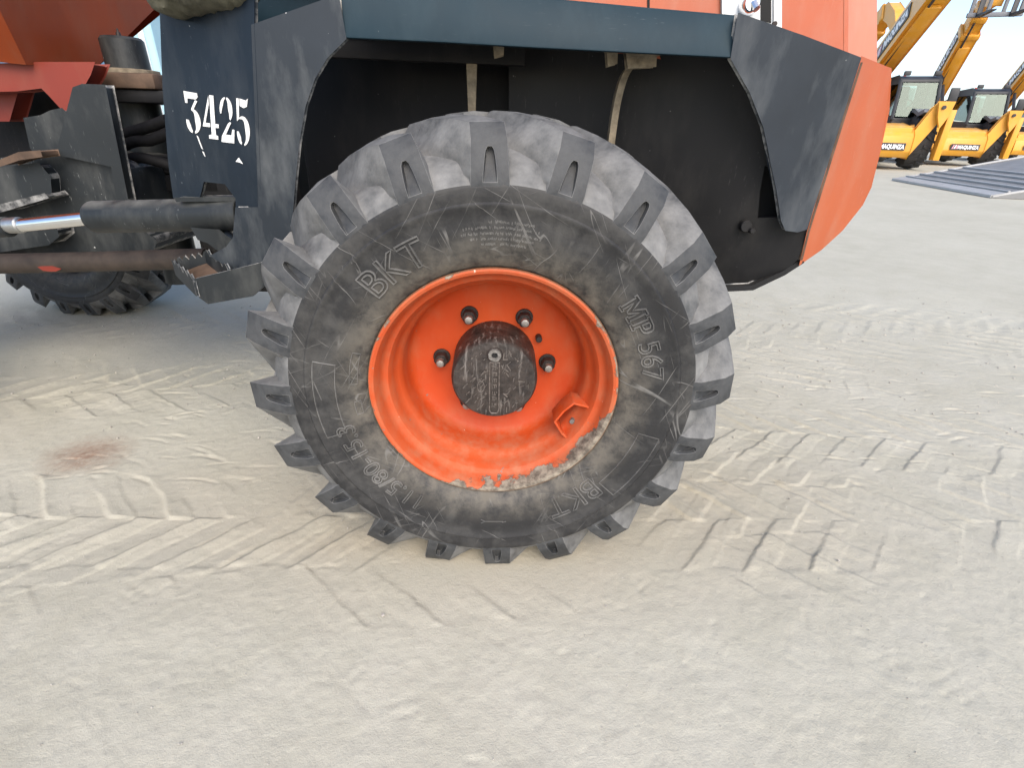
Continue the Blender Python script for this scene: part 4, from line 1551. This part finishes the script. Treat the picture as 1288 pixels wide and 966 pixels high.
def telehandler(loc, head, label, boom_el, boom_len, ext, carriage=True, sign_on=True, stab=True, sign_at=1.3):
    """local x = forward, y = left, z = up"""
    e = bpy.data.objects.new('telescopic_handler', None)
    C.objects.link(e)
    e.location = loc
    e.rotation_euler.z = head
    e.scale = (1.08, 1.08, 1.08)
    e['label'] = label
    e['category'] = 'telehandler'
    e['group'] = 'telescopic handlers parked in a row'

    def pb(name, bm, mat, sm=30, bev=.015, parent=None):
        return link(name, finish(bm, name, sm, bev, 2), mat, parent or e)
    # chassis
    bm = bmesh.new()
    prism(bm, [Vector((x, -.55, z)) for x, z in ((-2.6, .55), (2.2, .50), (2.55, .62), (2.55, 1.0), (1.6, 1.12), (-1.0, 1.15), (-2.6, 1.35))], (0, 1.1, 0))
    pb('chassis', bm, 'yellow')
    # engine bonnet on the right
    bm = bmesh.new()
    prism(bm, [Vector((x, -1.12, z)) for x, z in ((-1.4, .75), (1.1, .72), (1.35, .95), (1.2, 1.28), (.2, 1.42), (-1.3, 1.45))], (0, .55, 0))
    pb('bonnet', bm, 'yellow', 30, .05)
    bm = bmesh.new()
    prism(bm, [Vector((x, -1.13, z)) for x, z in ((-.8, 1.0), (.6, .98), (.7, 1.2), (-.8, 1.3))], (0, .02, 0))
    pb('bonnet_grille', bm, 'darktrim', 30, .005)
    # front nose with sign
    bm = bmesh.new()
    prism(bm, [Vector((x, -.60, z)) for x, z in ((2.15, .30), (2.62, .30), (2.72, .45), (2.66, .80), (2.35, 1.05), (2.10, 1.05))], (0, 1.2, 0))
    pb('front_frame', bm, 'yellow', 30, .03)
    sign(e, Matrix.Translation((2.735, -.30, .56)) @ Matrix.Rotation(math.pi / 2, 4, 'Z') @ Matrix.Rotation(math.pi / 2, 4, 'X'), .75, .17)
    # wheels
    for x in (1.62, -1.65):
        for y in (-.98, .98):
            lugged_wheel(e, (x, y, .68), .68, .44, -1 if y > 0 else 1)
    # grey mudguards over the front wheels
    for sy in (1, -1):
        bm = bmesh.new()
        prof = [(.60, 1.22), (.75, 1.38), (1.05, 1.46), (1.50, 1.47), (1.95, 1.36), (2.30, 1.42), (2.34, 1.36), (1.97, 1.29), (1.50, 1.40), (1.05, 1.39), (.80, 1.32), (.66, 1.19)]
        prism(bm, [Vector((x, sy * .72, z)) for x, z in prof], (0, sy * .50, 0))
        pb('mudguard', bm, 'greyplastic', 30, .012)
    # stabilisers folded up in front of the wheels
    if stab:
        for sy in (1, -1):
            bm = bmesh.new()
            prism(bm, [Vector((2.36, sy * y, z)) for y, z in ((.34, .36), (.62, .33), (1.18, 1.42), (1.14, 1.54), (.96, 1.58), (.84, 1.44))], (.18, 0, 0))
            st = pb('stabiliser_leg', bm, 'yellow', 30, .012)
            bm = bmesh.new()
            prism(bm, [Vector((2.58, sy * y, z)) for y, z in ((.88, 1.58), (1.20, 1.58), (1.16, 1.28), (1.06, 1.02), (.96, 1.24))], (.10, 0, 0))
            pb('stabiliser_head', bm, 'yellow', 30, .012)
            bm = bmesh.new()
            tube(bm, [(2.62, sy * 1.0, 1.46), (2.72, sy * 1.0, 1.46)], .045, 12)
            pb('stabiliser_pin', bm, 'darktrim', 30, 0)
            bm = bmesh.new()
            box(bm, (2.44, sy * 1.26, .84), (.30, .14, 1.15))
            pb('stabiliser_post', bm, 'yellow', 30, .012)
            bm = bmesh.new()
            tube(bm, [(2.30, sy * .66, .52), (2.30, sy * 1.04, 1.34)], .045, 10)
            pb('stabiliser_ram', bm, 'darktrim', 30, 0)
    # cab on the left side
    x0, x1, y0, y1, zb, zt = -.55, 1.15, .30, 1.26, .95, 2.26
    bm = bmesh.new()
    prism(bm, [Vector((x, y0, z)) for x, z in ((x0, zb), (x1 + .25, zb - .25), (x1 + .30, 1.25), (x0, 1.35))], (0, y1 - y0, 0))
    pb('cab_base', bm, 'darktrim', 30, .03)
    bm = bmesh.new()
    prism(bm, [Vector((x, y0 - .01, z)) for x, z in ((x0 - .02, zt - .12), (x0 + .1, zt), (x1 - .25, zt + .01), (x1 - .02, zt - .08), (x1, zt - .16))], (0, y1 - y0 + .02, 0))
    pb('cab_roof', bm, 'darktrim', 30, .03)
    posts = [((x1 + .28, y0), (x1 - .05, y0 + .02)), ((x1 + .28, y1), (x1 - .05, y1 - .04)), ((x0, y0), (x0 + .04, y0 + .02)), ((x0, y1), (x0 + .04, y1 - .04)), ((.34, y1), (.36, y1 - .04))]
    for (bx_, by_), (tx_, ty_) in posts:
        bm = bmesh.new()
        tube(bm, [(bx_, by_, 1.2), ((bx_ * .45 + tx_ * .55), (by_ + ty_) / 2, 1.8), (tx_, ty_, zt - .1)], .045, 8)
        pb('cab_post', bm, 'darktrim', 40, 0)
    panes = [[(x1 + .27, y0 + .05, 1.28), (x1 + .27, y1 - .05, 1.28), (x1 - .03, y1 - .08, zt - .16), (x1 - .03, y0 + .08, zt - .16)],
             [(x0 + .05, y1 - .01, 1.34), (.30, y1 - .01, 1.30), (.32, y1 - .05, zt - .15), (x0 + .07, y1 - .05, zt - .15)],
             [(.40, y1 - .01, 1.30), (x1 + .22, y1 - .01, 1.28), (x1 - .08, y1 - .05, zt - .15), (.42, y1 - .05, zt - .15)],
             [(x0 + .05, y0 + .01, 1.4), (x1 + .22, y0 + .01, 1.3), (x1 - .08, y0 + .05, zt - .15), (x0 + .07, y0 + .05, zt - .15)],
             [(x0 + .02, y0 + .06, 1.4), (x0 + .02, y1 - .06, 1.4), (x0 + .05, y1 - .10, zt - .18), (x0 + .05, y0 + .1, zt - .18)]]
    for pn in panes:
        bm = bmesh.new()
        a, b, c, d = [Vector(q) for q in pn]
        nv = (b - a).cross(c - a).normalized() * .008
        prism(bm, [a, b, c, d], nv)
        pb('window_pane', bm, 'glass', None, 0)
    bm = bmesh.new()
    box(bm, (.20, .66, 1.45), (.42, .46, .16))
    box(bm, (.02, .66, 1.78), (.14, .44, .62), (0, -.15, 0))
    pb('operator_seat', bm, 'seat', 30, .04)
    bm = bmesh.new()
    tube(bm, [(.95, .66, 1.25), (.72, .66, 1.62)], .04, 8)
    tube(bm, [Vector((.70, .66, 1.62)) + Vector((.10 * math.cos(q * math.pi / 8), .19 * math.sin(q * math.pi / 8), .10 * math.cos(q * math.pi / 8))) for q in range(17)], .018, 6)
    pb('steering_wheel', bm, 'seat', 40, 0)
    bm = bmesh.new()
    tube(bm, [(x1 + .20, y1 + .02, 1.60), (x1 + .34, y1 + .22, 1.72), (x1 + .34, y1 + .22, 1.95)], .018, 6)
    pb('mirror_arm', bm, 'darktrim', 40, 0)
    bm = bmesh.new()
    box(bm, (x1 + .34, y1 + .24, 1.80), (.07, .20, .32))
    pb('mirror', bm, 'darktrim', 40, .02)
    bm = bmesh.new()
    tube(bm, [(x0 + .5, .66, zt), (x0 + .5, .66, zt + .09), (x0 + .5, .66, zt + .11)], [.05, .045, .02], 10)
    pb('beacon', bm, 'redlamp', 40, 0)
    for yy in (y0 + .12, y1 - .14):
        bm = bmesh.new()
        box(bm, (x1 - .08, yy, zt + .06), (.09, .16, .11))
        pb('work_light', bm, 'darktrim', 40, .02)
    # boom: pivot high at the back right, rising forward
    pv = Vector((-2.25, .0, 1.75))
    bm = bmesh.new()
    prism(bm, [Vector((x, -.27, z)) for x, z in ((-2.65, 1.1), (-1.7, 1.1), (-2.0, 1.95), (-2.45, 2.0))], (0, .54, 0))
    pb('boom_tower', bm, 'yellow', 30, .02)
    RB = Matrix.Translation(pv) @ Matrix.Rotation(-boom_el, 4, 'Y')
    sec = [(-.35, boom_len, .33, .25), (boom_len - .1, boom_len + ext, .26, .20), (boom_len + ext - .1, boom_len + ext * 1.6, .21, .16)]
    names = ('boom', 'boom_extension', 'boom_extension')
    boom = None
    for (s0, s1, h, hw), nm in zip(sec, names):
        bm = bmesh.new()
        prism(bm, [Vector((s0, -hw, z)) for z in ()] or [Vector((s0, -hw, -h * .8)), Vector((s1, -hw, -h * .8)), Vector((s1, -hw, h)), Vector((s0, -hw, h))], (0, 2 * hw, 0))
        bm.transform(RB)
        o = pb(nm, bm, 'yellow', 30, .03)
        boom = boom or o
        bm = bmesh.new()
        box(bm, (s1 - .09, 0, h * .1), (.16, 2 * hw + .05, 1.8 * h + .06))
        bm.transform(RB)
        pb('boom_collar', bm, 'yellow', 30, .015)
    bm = bmesh.new()
    tube(bm, [(.6, -.1, -.33), (boom_len * .5, -.1, -.33), (boom_len + ext * .8, -.1, -.29)], .03, 8)
    tube(bm, [(.4, .1, -.31), (boom_len * .8, .1, -.31)], .035, 8)
    bm.transform(RB)
    pb('boom_hoses', bm, 'darktrim', 30, 0)
    bm = bmesh.new()
    box(bm, (boom_len * .62, 0, -.31), (boom_len * .5, .30, .08))
    bm.transform(RB)
    pb('hose_cover', bm, 'yellow', 30, .01)
    bm = bmesh.new()
    a = Vector((.9, -.18, 1.05))
    b = RB @ Vector((boom_len * .42, 0, -.22))
    tube(bm, [a, a.lerp(b, .55)], .095, 12)
    tube(bm, [a.lerp(b, .5), b], .055, 12)
    pb('lift_ram', bm, 'darktrim', 30, 0)
    # gooseneck head
    L = boom_len + ext * 1.6
    bm = bmesh.new()
    prism(bm, [Vector((x, -.15, z)) for x, z in ((L - .05, .17), (L + .20, .12), (L + .55, -.38), (L + .66, -.78), (L + .46, -.86), (L + .24, -.48), (L - .05, -.16))], (0, .30, 0))
    bm.transform(RB)
    pb('boom_head', bm, 'yellow', 30, .02)
    if carriage:
        hp = RB @ Vector((L + .58, 0, -.80))
        bm = bmesh.new()
        for yy in (-.62, -.2, .2, .62):
            box(bm, (hp.x + .14, hp.y + yy, hp.z + .0), (.09, .09, .85))
        for zz in (-.38, .36):
            box(bm, (hp.x + .14, hp.y, hp.z + zz), (.10, 1.4, .12))
        pb('fork_carriage', bm, 'greyplastic', 30, .012)
        for yy in (-.42, .42):
            bm = bmesh.new()
            prism(bm, [Vector((hp.x + x, hp.y + yy - .06, hp.z + z)) for x, z in ((.19, .4), (.25, .4), (.25, -.38), (1.35, -.42), (1.35, -.45), (.19, -.46))], (0, .12, 0))
            pb('fork', bm, 'darktrim', 30, .006)
    if sign_on:
        # signs on both faces of the boom
        sign(e, RB @ Matrix.Translation((sign_at, -.26, .06)) @ Matrix.Rotation(math.pi / 2, 4, 'X'), 2.1, .34)
        sign(e, RB @ Matrix.Translation((sign_at + 2.1, .26, .06)) @ Matrix.Rotation(math.pi, 4, 'Z') @ Matrix.Rotation(math.pi / 2, 4, 'X'), 2.1, .34)
    return e


def park(px, py, head, *a, **k):
    g = onZ(px, py)
    h = R(head)
    telehandler((g.x - 2.9 * math.cos(h), g.y - 2.9 * math.sin(h), 0), h, *a, **k)


park(1103, 213, -110, 'yellow telescopic handler with a sign on its lowered boom, parked beside the dumper tail', R(21), 6.4, 2.0, sign_at=2.75)
park(1200, 209, -112, 'yellow telescopic handler with grey fork carriage high over the ramp, cab behind the toe', R(50), 3.0, .5, sign_at=.8)
park(1290, 206, -112, 'yellow telescopic handler farthest along the row, behind the upper deck of the ramp', R(40), 4.0, 1.3)
park(1070, 206, -100, 'yellow telescopic handler hidden behind the dumper tail, only its boom head showing', R(26), 3.6, .9, carriage=False, sign_on=False)

# loading ramp
MT['ramp'] = simple('ramp_steel', (.20, .202, .202), .6, .18, 3, .08)
MT['rampline'] = simple('ramp_bright', (.36, .36, .355), .5, .1, 5, .05)
ramp = bpy.data.objects.new('loading_ramp', None)
C.objects.link(ramp)
ramp['label'] = 'grey steel loading ramp with bright cleats lying on the concrete'
ramp['category'] = 'ramp'
k0, k1 = onZ(1122, 227), onZ(1246, 249)
ramp.location = (k0.x, k0.y, 0)
fw = (k1 - k0)
wid = fw.length
ux = fw.normalized()
ud = Vector((ux.y, -ux.x, 0))
if ud.x < 0:
    ud = -ud
if ud.y < 0 and abs(ud.y) > abs(ud.x):
    ud = -ud
RB = Matrix(((ud.x, ux.x, 0, 0), (ud.y, ux.y, 0, 0), (0, 0, 1, 0), (0, 0, 0, 1)))   # local x up the ramp, y across


def rp(name, bm, mat, bev=.004):
    bm.transform(RB)
    return link(name, finish(bm, name, 30, bev, 1), mat, ramp)


L1, H1, L2, H2 = 1.55, .36, 5.6, 1.28
bm = bmesh.new()
prism(bm, [Vector((0, 0, .004)), Vector((0, 0, .035)), Vector((L1, 0, H1)), Vector((L1, 0, .004))], (0, wid, 0))
rp('toe_deck', bm, 'ramp', 0)
bm = bmesh.new()
prism(bm, [Vector((L1 + .004, 0, H1 - .12)), Vector((L1 + .004, 0, H1)), Vector((L2, 0, H2)), Vector((L2, 0, H2 - .18))], (0, wid, 0))
rp('upper_deck', bm, 'ramp')
bm = bmesh.new()
prism(bm, [Vector((-.01, 0, .044)), Vector((.20, 0, .088)), Vector((.20, 0, .080)), Vector((-.01, 0, .006))], (0, wid, 0))
rp('toe_plate', bm, 'rampline', 0)
for k in range(5):
    t = .24 + k * .25
    bm = bmesh.new()
    z = .035 + (H1 - .035) * t / L1
    box(bm, (t, wid / 2, z + .016), (.035, wid - .04, .03), (0, -math.atan2(H1, L1), 0))
    rp('cleat', bm, 'rampline', .003)
for yy in (.02, wid - .02):
    bm = bmesh.new()
    tube(bm, [(.02, yy, .02), (L1, yy, H1 + .015), (L2, yy, H2 + .015)], .028, 6)
    rp('side_rail', bm, 'rampline', 0)
sl2 = math.atan2(H2 - H1, L2 - L1)
for k, (t, ya, yb) in enumerate(((.7, .3, 1.5), (1.5, 1.0, 2.6), (2.3, .3, 1.5), (3.1, 1.2, 2.8))):
    bm = bmesh.new()
    box(bm, (L1 + t, (ya + yb) / 2, H1 + t * math.tan(sl2) + .014), (.04, yb - ya, .025), (0, -sl2, 0))
    box(bm, (L1 + t + .35, yb, H1 + (t + .35) * math.tan(sl2) + .014), (.7, .04, .025), (0, -sl2, 0))
    rp('deck_angle', bm, 'rampline', .003)
bm = bmesh.new()
for yy in (.15, wid - .15):
    box(bm, (L2 - .3, yy, (H2 - .24) / 2), (.12, .12, H2 - .24))
rp('ramp_leg', bm, 'ramp')

# pale blue site cabin seen through the gap between skip and mudguard
MT['paleblue'] = paint('cabin_blue', (.33, .52, .60), .5, (.6, .6, .6), .2, (.7, .7, .7), .2, .1, scale=.2)
MT['bluedark'] = paint('cabin_blue_dark', (.05, .13, .22), .5, (.4, .4, .4), .2, (.5, .5, .5), .2, .1, scale=.2)
cb = bpy.data.objects.new('site_cabin', None)
C.objects.link(cb)
cb.location = (-9.0, 12.0, 0)
cb['label'] = 'pale blue ribbed site cabin glimpsed between the orange skip and the mudguard'
cb['category'] = 'cabin'
bm = bmesh.new()
box(bm, (0, 0, 1.45), (5.0, 2.3, 2.3))
link('wall', finish(bm, 'wall', 30, .02), 'paleblue', cb)
bm = bmesh.new()
box(bm, (0, 0, .2), (5.1, 2.4, .28))
link('base_rail', finish(bm, 'base_rail', 30, .02), 'bluedark', cb)
bm = bmesh.new()
box(bm, (0, 0, 2.68), (5.15, 2.45, .14))
link('roof', finish(bm, 'roof', 30, .02), 'white', cb)
for k in range(16):
    bm = bmesh.new()
    box(bm, (-2.3 + k * .307, -1.17, 1.45), (.10, .05, 2.28))
    link('rib', finish(bm, 'rib', 30, .008), 'white' if k % 2 else 'paleblue', cb)
for k in range(3):
    bm = bmesh.new()
    box(bm, (-1.5 + k * 1.4, -1.21, 1.6), (.8, .05, .8))
    wf = link('window', finish(bm, 'window', 30, .01), 'white', cb)
    bm = bmesh.new()
    box(bm, (-1.5 + k * 1.4, -1.235, 1.6), (.68, .02, .68))
    link('pane', finish(bm, 'pane', 30, 0), 'bluedark', wf)
